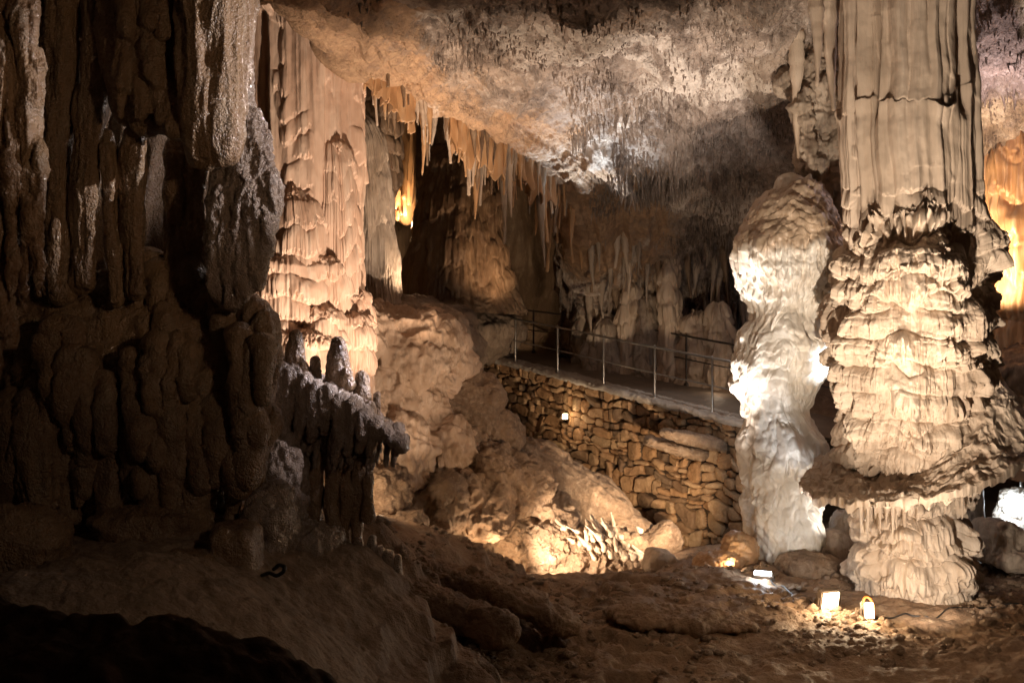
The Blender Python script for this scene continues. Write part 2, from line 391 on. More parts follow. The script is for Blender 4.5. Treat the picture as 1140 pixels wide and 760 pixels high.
    set_attr(me, 'ochre', och); set_attr(me, 'pale', pale)
    o = link('cave_ceiling', me); tag(o, kind='structure')
    return P, a + 0 * P[..., 0], wallness + 0 * P[..., 0]
CP, CA, CW = make_ceiling()

def ceiling_z(x, y):
    m = (CA < .05)
    d = (CP[..., 0] - x) ** 2 + (CP[..., 1] - y) ** 2 + np.where(m, 0, 100)
    k = np.unravel_index(np.argmin(d), d.shape); return float(CP[k][2])

def make_straws():
    nv, nu = CP.shape[:2]
    n = 60000
    i = RNG.integers(10, nv - 60, n); j = RNG.integers(20, nu - 60, n)
    P = CP[i, j]; w = CW[i, j]
    keep = (CA[i, j] < .3) & (P[:, 1] > 9.5) & (np.abs(P[:, 0]) < P[:, 1] * .58 + .4)
    P = P[keep]; w = w[keep]; n = len(P)
    bare = fbm(P[:, 0] * .7, P[:, 1] * .45, 9.0, 3) + .9 * sstep(2.6, .4, P[:, 0] - edge_x(P[:, 1]) + .5 * fbm(P[:, 0] * .9, P[:, 1] * .6, 3, 3)) - .35 * sstep(14.5, 17, P[:, 1]) + .3 * (RNG.random(n) - .5)
    kk = bare < .34; P = P[kk]; w = w[kk]; n = len(P)
    patch = np.clip(.5 + 1.6 * fbm(P[:, 0] * .8, P[:, 1] * .6, 5.0, 3), .05, 1.6)
    L = (.018 + (.05 + .14 * sstep(12, 17, P[:, 1])) * RNG.random(n) ** 3) * (.5 + patch) * (1 + 1.6 * w)
    R = .006 + .016 * RNG.random(n) + .05 * L
    k = 5
    an = np.linspace(0, 2 * np.pi, k, endpoint=False)
    base = np.stack([np.cos(an), np.sin(an), 0 * an], -1)
    lean = RNG.normal(size=(n, 3)) * np.array([.12, .12, 0])
    v0 = P[:, None] + base * R[:, None, None] + np.array([0, 0, .03])
    v1 = P[:, None] + base * (R * .55)[:, None, None] + (lean * .5 + np.array([0, 0, -.5]))[:, None] * L[:, None, None]
    v2 = P[:, None] + base * (R * .18)[:, None, None] + (lean + np.array([0, 0, -1.]))[:, None] * L[:, None, None]
    V = np.concatenate([v0, v1, v2], 1)
    o = np.arange(n)[:, None] * 15
    Q = []
    for ring in (0, 1):
        for q in range(k):
            q2 = (q + 1) % k
            Q.append(np.concatenate([o + ring * 5 + q2, o + ring * 5 + q, o + ring * 5 + 5 + q, o + ring * 5 + 5 + q2], 1))
    Q = np.concatenate(Q)
    me = raw_mesh('soda_straw_cover', V, Q)
    tag(link('soda_straw_cover', me, M['ceil']), kind='stuff')
make_straws()

# high dark vault over the left chamber and the far walls
def sheet(name, P, disp, mat, kind='structure', flip=0):
    N = grid_normals(P)
    c = np.array([0, 8, 3.0])
    s = np.sign(((c - P) * N).sum(-1).mean()) or 1
    P = P + N * s * disp(P)[..., None]
    return tag(link(name, raw_mesh(name, P, grid_faces(P.shape[0], P.shape[1])), mat), kind=kind)
def sweep(path, z0, z1, nu, nv, lean=0.0):
    p = smooth1(jitter_path(path, nu), 41)
    z = np.linspace(z0, z1, nv)[:, None]
    P = np.zeros((nv, nu, 3)); P[..., 0] = p[:, 0]; P[..., 1] = p[:, 1] - lean * (z - z0) / (z1 - z0); P[..., 2] = z
    return P
def rockwall(P):
    X, Y, Z = P[..., 0], P[..., 1], P[..., 2]
    return .5 * fbm(X * .4, Y * .4, Z * .3, 4) + .2 * ridged(X * 1.4, Y * 1.4, Z * .25, 3) + .05 * ridged(X * 5, Y * 5, Z * .8, 3)
sheet('cave_wall', sweep([(-9, -2), (-9.5, 8), (-8, 16), (-5.5, 25), (-1, 27.5), (3, 26.5), (6, 24), (8.6, 21), (9.8, 16.8), (12.4, 14), (12.5, 6), (8, -2), (-9, -2)], -3, 10.5, 900, 420), rockwall, M['wall'])
g = np.meshgrid(np.linspace(-11, 14, 160), np.linspace(-4, 30, 200))
sheet('upper_vault', np.stack([g[0], g[1], 0 * g[0] + 9.6], -1), lambda P: .7 * fbm(P[..., 0] * .4, P[..., 1] * .4, 1, 4), M['wall'])

# ================================================================== FLOOR
fpts = []
def fp(px, py, Y, dz=0): x, y, z = at(px, py, Y); fpts.append((x, y, z + dz))
# lamp floor and the right
for q in [(965, 692, 10), (1100, 690, 10.2), (1100, 745, 8.6), (900, 745, 8.5), (1020, 664, 11.5), (880, 618, 13), (940, 640, 12.3), (1120, 640, 12.4), (1130, 600, 14), (820, 660, 11), (760, 700, 9.3), (700, 745, 8.3), (600, 750, 8.0), (780, 640, 11.8), (700, 655, 11), (640, 650, 11.6), (600, 645, 11.8), (540, 640, 11.3), (640, 700, 9.4), (520, 600, 12.2), (480, 660, 9.6), (470, 600, 11.4), (440, 590, 11.2), (500, 740, 7.9), (540, 700, 8.8), (430, 700, 7.9)]: fp(*q)
for q in [(7, 8.5, 0), (9, 12, 0), (11, 16, .1), (7, 18, .3), (-9, 14, 1.2), (-6, 12, 1.2), (4, 5, .0), (8, 3, 0), (1, 3, .1), (.2, 5.5, .1), (1.5, 7, .1), (-8, 20, 1), (0, 28, 1), (6, 24, 1)]: fpts.append(q)
# gully behind the ridge, in front of the masonry
for q in [(560, 640, 14.2, -.3), (600, 640, 14.8, -.3), (700, 628, 15.4, -.1), (640, 640, 15.2, -.2), (770, 615, 15.2, 0), (700, 620, 17.6, 0), (600, 600, 18.5, 0), (840, 600, 15.0, 0)]: fp(*q)
# left bank
for q in [(20, 640, 5.6), (100, 620, 5.9), (200, 620, 6.1), (300, 615, 6.4), (380, 618, 6.9), (425, 625, 7.3), (60, 560, 7.2), (200, 560, 7.6), (320, 560, 7.9), (430, 590, 8.4), (420, 700, 6.4), (370, 720, 5.6), (300, 690, 5.3), (200, 670, 5.0), (100, 660, 4.9), (0, 650, 4.9)]: fp(*q)
fpts += [(-3.5, 7, 1.7), (-4.5, 9, 1.8), (-2, 3.2, .9), (-.5, 4.3, .5), (-5, 4, 1.6), (-1.5, 9.3, .9), (-6, 6, 1.7)]
ffun = tps(fpts)
def floor_base(X, Y):
    return np.clip(ffun(X, Y), -1.6, 2.6)
def floor_z(X, Y):
    X = np.asarray(X, float); Y = np.asarray(Y, float)
    z = floor_base(X, Y)
    z = z + .10 * fbm(X * .7, Y * .7, 2, 4) + .035 * ridged(X * 1.3 + Y * .5, Y * 2.6 - X * .8, 5, 3, .55) * sstep(-1.6, -.6, X + .0 * Y)
    # broken terraces of trampled clay running down the slope
    t = (z * 4.5 + X * .5 + .8 * fbm(X * 1.1, Y * 1.1, 8, 3)); i = np.floor(t); s = t - i
    mask = sstep(2.4, 1.2, X) * sstep(-1.2, -.4, X) * sstep(14, 12.5, Y)
    z = z + mask * .16 * (sstep(.72, .97, s) - s)
    pk = perlin(X * 4.5, Y * 4.5, 31); z = z - .03 * sstep(.32, .6, pk) + .02 * fbm(X * 3, Y * 3, 13, 4, .6)
    z = z + .012 * fbm(X * 8, Y * 8, 3, 4, .6) + .018 * np.clip(perlin(X * 14, Y * 14, 6), 0, 1)
    return z
blend_in(M['floor'], 'pale', (.31, .22, .15), (.20, .14, .09), 6)
def make_floor():
    ny, nx = 900, 1000
    Yv = np.exp(np.linspace(math.log(2.0), math.log(31), ny))[:, None]
    u = np.linspace(-1.0, 1.0, nx)[None, :]
    X = u * .72 * (Yv + 1.5) + 0 * Yv; Y = Yv + 0 * u
    P = np.stack([X, Y, floor_z(X, Y)], -1)
    me = raw_mesh('cave_floor', P, grid_faces(ny, nx)[:, ::-1])
    me.materials.append(M['floor'])
    # pale mud on the left bank (its own deposit with its own outline)
    set_attr(me, 'pale', .9 * sstep(.5, -.3, X + .25 * fbm(X * 2, Y * 2, 4, 3) + .17 * Y - .35) * sstep(8.8, 7.6, Y))
    link('cave_floor', me); tag(bpy.data.objects['cave_floor'], kind='structure')
make_floor()

# near bank at the bottom left corner, its shade put into the mud colour
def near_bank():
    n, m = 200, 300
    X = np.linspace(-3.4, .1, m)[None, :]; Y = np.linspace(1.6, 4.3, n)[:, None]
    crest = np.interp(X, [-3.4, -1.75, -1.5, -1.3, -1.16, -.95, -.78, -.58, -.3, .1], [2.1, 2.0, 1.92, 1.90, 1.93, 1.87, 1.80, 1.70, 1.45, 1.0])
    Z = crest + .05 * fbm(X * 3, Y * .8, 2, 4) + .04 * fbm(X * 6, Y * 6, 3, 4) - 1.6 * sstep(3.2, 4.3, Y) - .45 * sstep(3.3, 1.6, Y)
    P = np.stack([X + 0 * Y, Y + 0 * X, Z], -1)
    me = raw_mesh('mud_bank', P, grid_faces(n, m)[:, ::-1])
    tag(link('mud_bank', me, M['mud_shaded']), kind='structure')
near_bank()

# ================================================================== RIGHT COLUMN
def rock_noise(a=.03, f=3.0, o=4):
    return lambda x, y, z, n=None: a * fbm(x * f, y * f, z * f, o)
def right_column():
    Y0 = 11.5; c = lambda px: wx(px, Y0); k = Y0 / F; zz = lambda py: wz(py, Y0)
    root = empty('flowstone_column', (c(1020), Y0, zz(664)))
    tag(root, 'huge pale fluted column with a broad tilted shield of stone round its waist', 'cave column')
    # fluted shaft
    prof = [(zz(300), c(1018), Y0, 55 * k), (zz(275), c(1018), Y0, 60 * k), (zz(250), c(1018), Y0, 63 * k), (zz(150), c(1014), Y0, 66 * k), (zz(60), c(1013), Y0, 63 * k), (zz(-120), c(1012), Y0, 68 * k)]
    def d(th, z, r, P):
        cc, s = np.cos(th), np.sin(th)
        w = th + .03 * perlin(cc * 2, s * 2, z * .7)
        cc, s = np.cos(w), np.sin(w)
        zc = zz(126) + .30 * perlin(cc * 1.6, s * 1.6, 9) + .10 * perlin(cc * 5, s * 5, 2) + .03 * perlin(cc * 14, s * 14, 2)
        up = sstep(zc - .015, zc + .03, z)
        wv = .10 * fbm(z * .9, 3, 1, 2)
        cr, sr = np.cos(w + wv * .6), np.sin(w + wv * .6)
        roll = np.sqrt(np.clip(1 - np.abs(perlin(cr * 2.1 + 4, sr * 2.1, z * .10)) * 2.4, 0, 1))
        roll2 = np.sqrt(np.clip(1 - np.abs(perlin(cr * 4.6 + 1, sr * 4.6, z * .12)) * 2.2, 0, 1))
        fine = ridged(cr * 9, sr * 9, z * .2 + 3, 2, .6) * np.clip(perlin(cr * 2, sr * 2, z * .6) + .5, 0, 1)
        out = up * (.13 * roll + .06 * roll2 + .012 * fine) + (1 - up) * (.07 * roll + .065 * roll2 + .016 * fine + .03) - .06
        zb = zz(248) + .25 * perlin(cc * 2.5, s * 2.5, 19)
        out += .5 * tier(th, z, r, .22, .08, 31, jag=.05, curtain=.3, warp=.9, freq=14) * sstep(zb + .5, zb - .1, z)
        lipm = np.clip(1.6 * perlin(cc * 2.4, s * 2.4, 4) + .3, 0, 1)
        out += .06 * lipm * sstep(.22, .0, zc - z) * (z < zc)
        out += .012 * fbm(cc * 4, s * 4, z * 3, 3) + .035 * fbm(cc * 1.5, s * 1.5, z * .8, 3)
        ring = perlin(cc * 3, s * 3, z * 5) ; out += .015 * sstep(.25, .5, ring) * sstep(.1, .4, perlin(cc * 2 + 7, s * 2, z * .8))
        # two deep clefts
        for a0, ww, zt in ((-1.12, .055, zz(135)), (-.42, .05, zz(120)), (-2.5, .05, zz(130))):
            out -= .16 * np.exp(-(((th + np.pi) % (2 * np.pi) - np.pi - a0 - .05 * np.sin(z * 1.2)) / ww) ** 2) * sstep(zt - .15, zt + .1, z)
        return out
    revolve('fluted_shaft', prof, 760, 520, d, M['shaft'], root)
    # tiered body
    prof = [(zz(552), c(1008), Y0, 50 * k), (zz(520), c(1008), Y0, 58 * k), (zz(480), c(1012), Y0, 70 * k), (zz(430), c(1014), Y0, 80 * k), (zz(380), c(1014), Y0, 80 * k), (zz(330), c(1014), Y0, 78 * k), (zz(290), c(1015), Y0, 74 * k), (zz(262), c(1016), Y0, 68 * k), (zz(245), c(1018), Y0, 52 * k)]
    def d2(th, z, r, P):
        t = tier(th, z, r, .66, .15, 3.3, jag=.10, curtain=.22, warp=.30, freq=10) + tier(th, z, r, .31, .070, 8.1, jag=.14, curtain=.34, warp=.40, freq=14) + tier(th, z, r, .11, .014, 18.1, jag=.05, curtain=.3, warp=.9, freq=18)
        t = t + .016 * ridged(np.cos(th) * r * 17, np.sin(th) * r * 17, z * .5, 2) * np.clip(.5 + 1.5 * perlin(np.cos(th) * 3, np.sin(th) * 3, z * 1.6), 0, 1)
        cc, s = np.cos(th), np.sin(th)
        return t - .09 + .07 * fbm(cc * 2, s * 2, z * 1.5, 4) + .012 * np.clip(perlin(cc*9,s*9,z*1.5)+.3,0,1)*ridged(cc * 13, s * 13, z * .8, 2) + .006 * fbm(cc * 18, s * 18, z * 18, 2)
    revolve('tiered_body', prof, 900, 620, d2, M['column'], root)
    # shield: wide tilted rim
    cxs, cys = c(1020), Y0 - .02
    nt, ns = 900, 260
    th = np.linspace(0, 2 * np.pi, nt, endpoint=False)[None, :]
    lip = 1.46 + .40 * np.cos(th) + .16 * np.sin(th)
    rim = 1.30 + .10 * perlin(np.cos(th) * 2, np.sin(th) * 2, 1.5) + .035 * perlin(np.cos(th) * 9, np.sin(th) * 9, .5) - .08 * np.sin(th) - .03 * np.cos(th)
    s = np.linspace(0, 1, ns)[:, None]
    rtop = .72 + (rim - .72) * np.clip(s / .6, 0, 1) ** .9
    rbot = rim - (rim - .60) * np.clip((s - .64) / .36, 0, 1)
    r = np.where(s < .62, rtop, rbot)
    ztop = lip + .02 + (.30 + .42 * np.maximum(np.cos(th), -.3)) * (1 - np.clip(s / .6, 0, 1)) ** 1.25
    zbot = lip - .03 + .16 * np.clip((s - .64) / .36, 0, 1)
    z = np.where(s < .62, ztop, zbot)
    P = np.stack([cxs + r * np.cos(th), cys + r * np.sin(th), z], -1)
    top = sstep(.63, .58, s)
    X, Yq, Z = P[..., 0], P[..., 1], P[..., 2]
    t = r * 5 + 1.2 * fbm(X * 1.2, Yq * 1.2, 4, 3); q = t - np.floor(t)
    P[..., 2] += top * (.05 * fbm(X * 2.5, Yq * 2.5, 2, 5, .6) + .05 * (q ** 3 * (q < .93)) + .018 * ridged(X * 9, Yq * 9, 1, 2))
    under = 1 - top
    P[..., 2] -= under * sstep(1.0, .66, s) * (.10 * np.clip(perlin(X * 7, Yq * 7, 1) , 0, 1) + .05 * np.clip(perlin(X * 20, Yq * 20, 7), 0, 1) * np.clip(.5 + 2 * perlin(X * 2, Yq * 2, 3), 0, 1.5))
    P[..., :2] += (.03 * perlin(X * 14, Yq * 14, Z * 6))[..., None]; P[..., 2] += .05 * perlin(X * 3, Yq * 3, 5)
    o = link('shield_rim', raw_mesh('shield_rim', P, grid_faces(ns, nt, True)), M['column'], root)
    # pedestal
    prof = [(zz(690), c(1020), Y0, 84 * k), (zz(674), c(1018), Y0, 66 * k), (zz(655), c(1016), Y0, 60 * k), (zz(620), c(1014), Y0, 57 * k), (zz(590), c(1013), Y0, 53 * k), (zz(565), c(1012), Y0, 52 * k), (zz(535), c(1012), Y0, 58 * k)]
    def d3(th, z, r, P):
        cc, s = np.cos(th), np.sin(th)
        foot = sstep(zz(640), zz(675), z)
        t = tier(th, z, r, .42, .09, 5.3, jag=.08, curtain=.5, warp=.3, freq=9) + tier(th, z, r, .17, .04, 9.1, jag=.12, curtain=.5, warp=.7, freq=12)
        return t * sstep(zz(665), zz(640), z) - .03 + .04 * fbm(cc * 3, s * 3, z * 2, 4) + .03 * (1 - sstep(zz(660), zz(620), z)) * ridged(cc * 6, s * 6, z * .2, 3)
    revolve('pedestal', prof, 760, 360, d3, M['column'], root)
    # drips hanging under the shield
    pr = []
    for i in range(90):
        a = random.uniform(-math.pi * 1.05, .2); rr = random.uniform(.60, .92); L = random.uniform(.12, .5) * (1.2 if rr < .76 else .5)
        x = cxs + rr * math.cos(a); y = cys + rr * math.sin(a); zt = 1.46 + .40 * math.cos(a) + .16 * math.sin(a) - .02
        pr.append(chain_mesh([(x, y, zt + .10, .04), (x, y, zt + .03, .032), (x, y, zt + .06 - L * .5, .022), (x, y, zt + .06 - L, .008)], seg=8, sub=3))
    clay('drip_fringe', pr, .012, lambda x, y, z, n: .004 * fbm(x * 20, y * 20, z * 10, 2), M['column'], root, smooth=1)
right_column()

# ================================================================== WHITE STALAGMITE
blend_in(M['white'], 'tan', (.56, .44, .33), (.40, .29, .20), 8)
def white_stalagmite():
    Y0 = 13.0; k = Y0 / F
    rows = [(640, 835, 915), (618, 836, 912), (600, 834, 919), (575, 832, 914), (560, 833, 912), (540, 834, 915), (510, 830, 926), (490, 828, 922), (470, 829, 906), (455, 829, 899), (440, 823, 903), (425, 817, 912), (405, 816, 924), (385, 819, 928), (370, 823, 918), (350, 834, 918), (335, 836, 926), (318, 830, 934), (300, 821, 939), (275, 820, 939), (255, 824, 937), (240, 830, 932), (226, 840, 925), (214, 858, 918), (206, 874, 914), (203, 884, 912)]
    prof = [(wz(py, Y0), wx((a + b) / 2, Y0), Y0, (b - a) / 2 * k) for py, a, b in rows]
    root = empty('stalagmite', (wx(875, Y0), Y0, wz(618, Y0)))
    tag(root, 'tall gleaming white stalagmite with a swollen rounded head, between the masonry and the big column', 'stalagmite')
    def d(th, z, r, P):
        X, Y, Z = P[..., 0], P[..., 1], P[..., 2]
        out = .08 * fbm(X * 1.9, Y * 1.9, Z * 1.7, 2, .45) + .06 * np.abs(fbm(X * 3.4, Y * 3.4, Z * 2.6, 3, .5)) + .009 * fbm(X * 9, Y * 9, Z * 6, 3, .6) + .010 * (tier(th, z, r, .16, 1, 9.7, jag=.03, curtain=.3, warp=1.2, freq=9) - .5) - .01
        band = sstep(wz(345, Y0), wz(330, Y0), Z) * sstep(wz(262, Y0), wz(285, Y0), Z)
        out += band * .05 * ridged(X * 9, Y * 9, Z * .5, 2)
        out += .06 * (tier(th, z, r, .75, 1, 2.2, jag=.04, curtain=.1, warp=.5, freq=8) - .6) * sstep(wz(620, Y0), wz(560, Y0), Z) * sstep(wz(235, Y0), wz(300, Y0), Z)
        low = sstep(wz(480, Y0), wz(530, Y0), Z)
        out += low * .035 * ridged(X * 3.0, Y * 3.0, Z * .5, 2)
        cap = sstep(wz(290, Y0), wz(250, Y0), Z)
        tt = Z * 9 + 2 * fbm(X * 1.5, Y * 1.5, 3, 3); q = tt - np.floor(tt)
        out += cap * .010 * q
        return out
    pr = smooth1(jitter_path(prof, 620), 9)
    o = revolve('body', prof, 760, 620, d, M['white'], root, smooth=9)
    o.name = 'stalagmite_body'
    zc = np.empty(len(o.data.vertices) * 3, f32); o.data.vertices.foreach_get('co', zc); zc = zc.reshape(-1, 3)
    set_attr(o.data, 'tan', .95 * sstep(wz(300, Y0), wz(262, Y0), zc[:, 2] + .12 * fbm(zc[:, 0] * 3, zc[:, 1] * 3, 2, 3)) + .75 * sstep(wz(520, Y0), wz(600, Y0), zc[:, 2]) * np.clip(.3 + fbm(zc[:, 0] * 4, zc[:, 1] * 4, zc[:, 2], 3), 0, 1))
    parts = [pchain([(885, 222, 13, 26), (880, 212, 13, 20)]), pchain([(893, 214, 12.95, 13), (899, 205, 12.95, 9), (901, 198, 12.95, 4.5), (902, 195, 12.95, 2)]), pchain([(885, 206, 12.9, 6), (885, 203, 12.9, 4)]), pchain([(905, 216, 13, 14), (916, 226, 13, 10)])]
    clay('tip', parts, .014, lambda x, y, z, n: .012 * fbm(x * 8, y * 8, z * 8, 3), M['white'], root, smooth=5)
white_stalagmite()

# ================================================================== LEFT ORANGE COLUMN
def left_column():
    Y0 = 13.2; k = Y0 / F; zz = lambda py: wz(py, Y0); c = lambda px: wx(px, Y0)
    root = empty('draped_column', (c(345), Y0, zz(430)))
    tag(root, 'tall salmon coloured fluted column lit from below, above the rounded pale outcrop', 'cave column')
    prof = [(zz(330), c(350), Y0, 48 * k), (zz(270), c(345), Y0, 52 * k), (zz(200), c(345), Y0, 57 * k), (zz(120), c(343), Y0, 57 * k), (zz(40), c(342), Y0, 56 * k), (zz(20), c(340), Y0, 56 * k), (zz(-130), c(338), Y0, 62 * k)]
    def d(th, z, r, P):
        cc, s = np.cos(th), np.sin(th)
        big = np.sqrt(np.clip(1 - np.abs(perlin(cc * 2.3 + 1, s * 2.3, z * .12)) * 2.4, 0, 1)) * 1.6 - .6
        fl = ridged(cc * 5, s * 5, z * .12 + 2, 2) * np.clip(perlin(cc * 2, s * 2, z * .7) + .6, 0, 1)
        st = tier(th, z, r, .34, .05, 4.4, jag=.03, curtain=.1, warp=1.0, freq=18) * sstep(.05, .3, perlin(cc * 2.2 + 3, s * 2.2, z * .5)) + .03 * fbm(cc * 2.4, s * 2.4, z * 1.1, 3)
        top = sstep(zz(32), zz(22), z)
        return .07 * big + .03 * fl + st + .006 * fbm(cc * 9, s * 9, z * 6, 3) + top * .05
    revolve('fluted_shaft', prof, 700, 520, d, M['orange'], root)
    # the low lobe and bulge on its right, rounded heads draped with curtains
    for nm, rows, sd in (('side_drape', [(330, 383, 18), (300, 383, 20), (240, 382, 20), (190, 380, 17), (170, 378, 12), (163, 377, 5)], 3.3),
                         ('middle_drape', [(330, 345, 33), (290, 342, 32), (260, 342, 30), (235, 340, 24), (222, 338, 15), (215, 338, 6)], 6.1)):
        dy = -.62 if nm == 'middle_drape' else -.42
        prof = [(zz(py), c(cx), Y0 + dy, r * k) for py, cx, r in rows]
        revolve(nm, prof, 420, 320, lambda th, z, r, P: .014 * ridged(np.cos(th) * 9, np.sin(th) * 9 + sd, z * .1, 2) + tier(th, z, r, .35, .035, sd, jag=.04, curtain=.3, warp=.4, freq=22) , M['orange'], root)
    # cascade: stacked lobes spreading toward the foot
    lobes = [(330, 290, 50, 88, -.25), (372, 292, 26, 60, -.2), (322, 335, 36, 80, -.42), (365, 345, 34, 72, -.38), (395, 352, 26, 60, -.2), (345, 372, 52, 70, -.5), (300, 330, 20, 90, -.2), (400, 330, 16, 70, .0), (310, 380, 30, 60, -.5)]
    for i, (px, py, r, h, dy) in enumerate(lobes):
        rows = [(py + h + 75, r * .9), (py + h, r * .98), (py + 40, r), (py + 12, r * .97), (py + 3, r * .8), (py - 1, r * .45), (py - 2, r * .1)]
        prof = [(zz(p), c(px), Y0 + dy - .32, q * k) for p, q in rows]
        revolve('cascade_lobe', prof, 460, 260, lambda th, z, r, P, i=i: .012 * ridged(np.cos(th) * 10 + i, np.sin(th) * 10, z * .12, 2) + tier(th, z, r, .3, .05, i * 2.3, jag=.05, curtain=.35, warp=.35, freq=20) + .02 * fbm(np.cos(th) * 3, np.sin(th) * 3, z * 3, 3) - .02, M['orange'], root)
left_column()

# ================================================================== LEFT CHAMBER: grey column, cone, hanging mass
def simple_rev(name, Y0, rows, mat, disp, label, cat, nt=420, nz=320, group=None):
    k = Y0 / F
    prof = [(wz(py, Y0), wx(cx, Y0), Y0, r * k) for py, cx, r in rows]
    x, y, z = prof[0][1], Y0, prof[0][0]
    o = revolve(name, prof, nt, nz, disp, mat)
    return tag(o, label, cat, group)
simple_rev('stalagmite', 15.2, [(345, 418, 26), (320, 416, 24), (260, 415, 22), (200, 412, 20), (160, 407, 16), (140, 402, 10), (128, 399, 3)], M['grey'],
    lambda th, z, r, P: .06 * fbm(P[..., 0] * 2, P[..., 1] * 2, P[..., 2] * .9, 4) + .02 * ridged(np.cos(th) * 6, np.sin(th) * 6, z * .3, 2) + tier(th, z, r, .9, .04, 4, warp=.4),
    'grey blunt stalagmite with dark stains, standing close beside the salmon column', 'stalagmite')
simple_rev('stalactite_mass', 16.4, [(222, 432, 4), (210, 430, 12), (190, 424, 22), (160, 418, 28), (120, 414, 30), (80, 412, 34), (40, 408, 44), (-60, 404, 60)], M['brown'],
    lambda th, z, r, P: tier(th, z, r, .28, .05, 14, jag=.03, curtain=.2, warp=.3) + .05 * fbm(P[..., 0] * 2, P[..., 1] * 2, P[..., 2] * 1, 3),
    'brown banded hanging mass tapering down behind the grey stained stalagmite', 'stalactite')
simple_rev('stalagmite', 20.5, [(352, 508, 78), (335, 508, 66), (300, 508, 57), (260, 510, 50), (220, 512, 43), (190, 513, 37), (174, 513, 28), (166, 512, 16), (140, 511, 13), (110, 510, 15), (60, 510, 24)], M['brown'],
    lambda th, z, r, P: tier(th, z, r, .50, .05, 21, jag=.05, curtain=.35, warp=.9, freq=6) + .14 * fbm(P[..., 0] * 1.1, P[..., 1] * 1.1, P[..., 2] * .8, 4) + .03 * ridged(np.cos(th) * 8, np.sin(th) * 8, z * .25, 2),
    'broad dark cone shaped stalagmite in the dim chamber under the slanting roof edge', 'stalagmite')
# lit drapery far behind, glowing amber
def glow_drape():
    parts = []
    for i in range(26):
        px = random.uniform(436, 462); top = random.uniform(110, 150); bot = random.uniform(205, 245); Y = random.uniform(21, 21.8)
        parts.append(pchain([(px, top, Y, 5), (px + random.uniform(-2, 2), (top + bot) / 2, Y, random.uniform(3, 5)), (px, bot, Y, 2)]))
    parts.append(pchain([(449, 90, 21.9, 16), (449, 170, 21.9, 13), (452, 240, 21.9, 10)]))
    o = clay('drapery', parts, .03, lambda x, y, z, n: .02 * ridged(x * 6, y * 6, z * 1, 2), M['ochre'], None, smooth=2)
    tag(o, 'glowing amber drapery far back between the grey stalagmite and the dark cone', 'drapery')
glow_drape()

# ledge on which the left column stands; pale outcrop in front
def boulder_disp(a1=.09, a2=.03, f1=1.6, f2=6, seed=0, cut=.0):
    def d(x, y, z, n):
        v = a1 * fbm(x * f1 + seed, y * f1, z * f1, 4, .5) + a2 * np.abs(fbm(x * f2, y * f2 + seed, z * f2, 4, .55))
        q_ = perlin(x * f1 * 1.4 + seed, y * f1 * 1.4, z * f1 * 1.4 + 3)
        v = v + a1 * .6 * (np.round(q_ * 5) / 5 - q_) + a2 * .5 * ridged(x * f2 * .5 + z * f2 * .3, y * f2 * .5, z * f2 * .6 + seed, 3, .6) + .006 * fbm(x * 22, y * 22, z * 22, 3, .6)
        if cut: v = v + cut * np.round(2.2 * perlin(x * 1.9 + seed, y * 1.9, z * 1.9)) 
        return v
    return d
def rock(name, ells, voxel, label, cat='boulder', mat='boulder', disp=None, smooth=6, group=None, extra=()):
    parts = list(extra)
    for k, e in enumerate(ells):
        px, py, Y, rx, ry, rz = e[:6]; rot = e[6] if len(e) > 6 else 0; tilt = e[7] if len(e) > 7 else 0; bx = e[8] if len(e) > 8 else .8
        parts.append(ell_mesh(at(px, py, Y), (rx * Y / F, ry, rz * Y / F), rot, tilt, seg=28, noise=.12, seed=k * 3.1 + px, box=bx))
    o = clay(name, parts, voxel, disp or boulder_disp(), M[mat], None, smooth)
    return tag(o, label, cat, group) if label else o
o = rock('rock_ledge', [(400, 400, 17.5, 130, 3.0, 62, 0, 0, .5), (300, 420, 14.6, 100, 1.6, 60, 0, 0, .6), (440, 372, 16.0, 75, 1.2, 34, .2, .1, .6), (470, 380, 19, 60, 2, 40, 0, 0, .6), (200, 430, 17, 160, 3, 90, 0, 0, .6), (520, 372, 21.5, 60, 1.5, 30)], .045, None, mat='wall', disp=boulder_disp(.12, .05))
tag(o, kind='structure')
rock('outcrop', [(446, 388, 14.5, 64, .8, 40, .1, .14, .55), (400, 372, 14.2, 40, .7, 34, 0, .25, .8), (345, 420, 13.6, 60, .6, 44, 0, .2, .8), (484, 396, 15.0, 32, .8, 44, .2, .1, .7), (415, 445, 14.1, 56, .6, 44, .3, .35, .9), (462, 452, 14.5, 40, .6, 40, .1, .4, .9), (490, 500, 14.3, 40, .5, 36, .1, .5, .9), (440, 505, 13.8, 46, .6, 44, 0, .3, .9), (390, 500, 13.5, 44, .6, 60, 0, 0, .9)], .02,
     'pale smooth outcrop with pocked face standing below the salmon column', 'rock outcrop', 'outcrop', disp=lambda x, y, z, n: .16 * fbm(x * 1.7, y * 1.7, z * 1.4, 4, .55) + .05 * np.abs(fbm(x * 4, y * 4, z * 4, 4, .6)) - .12 * sstep(.25, .5, perlin(x * 2.3 + 4, y * 2.3, z * 2.3)) + .04 * ridged(x * 4, y * 4, z * .9, 3) + .010 * fbm(x * 18, y * 18, z * 14, 3, .6))
rock('outcrop', [(520, 455, 14.9, 34, .5, 44, .2, .6, .8), (545, 478, 15.0, 36, .4, 26, .1, .7), (505, 500, 14.6, 40, .5, 30, 0, .3)], .02,
     'smooth rounded hump catching light at the left end of the masonry', 'rock outcrop', 'boulder', disp=boulder_disp(.08, .03))
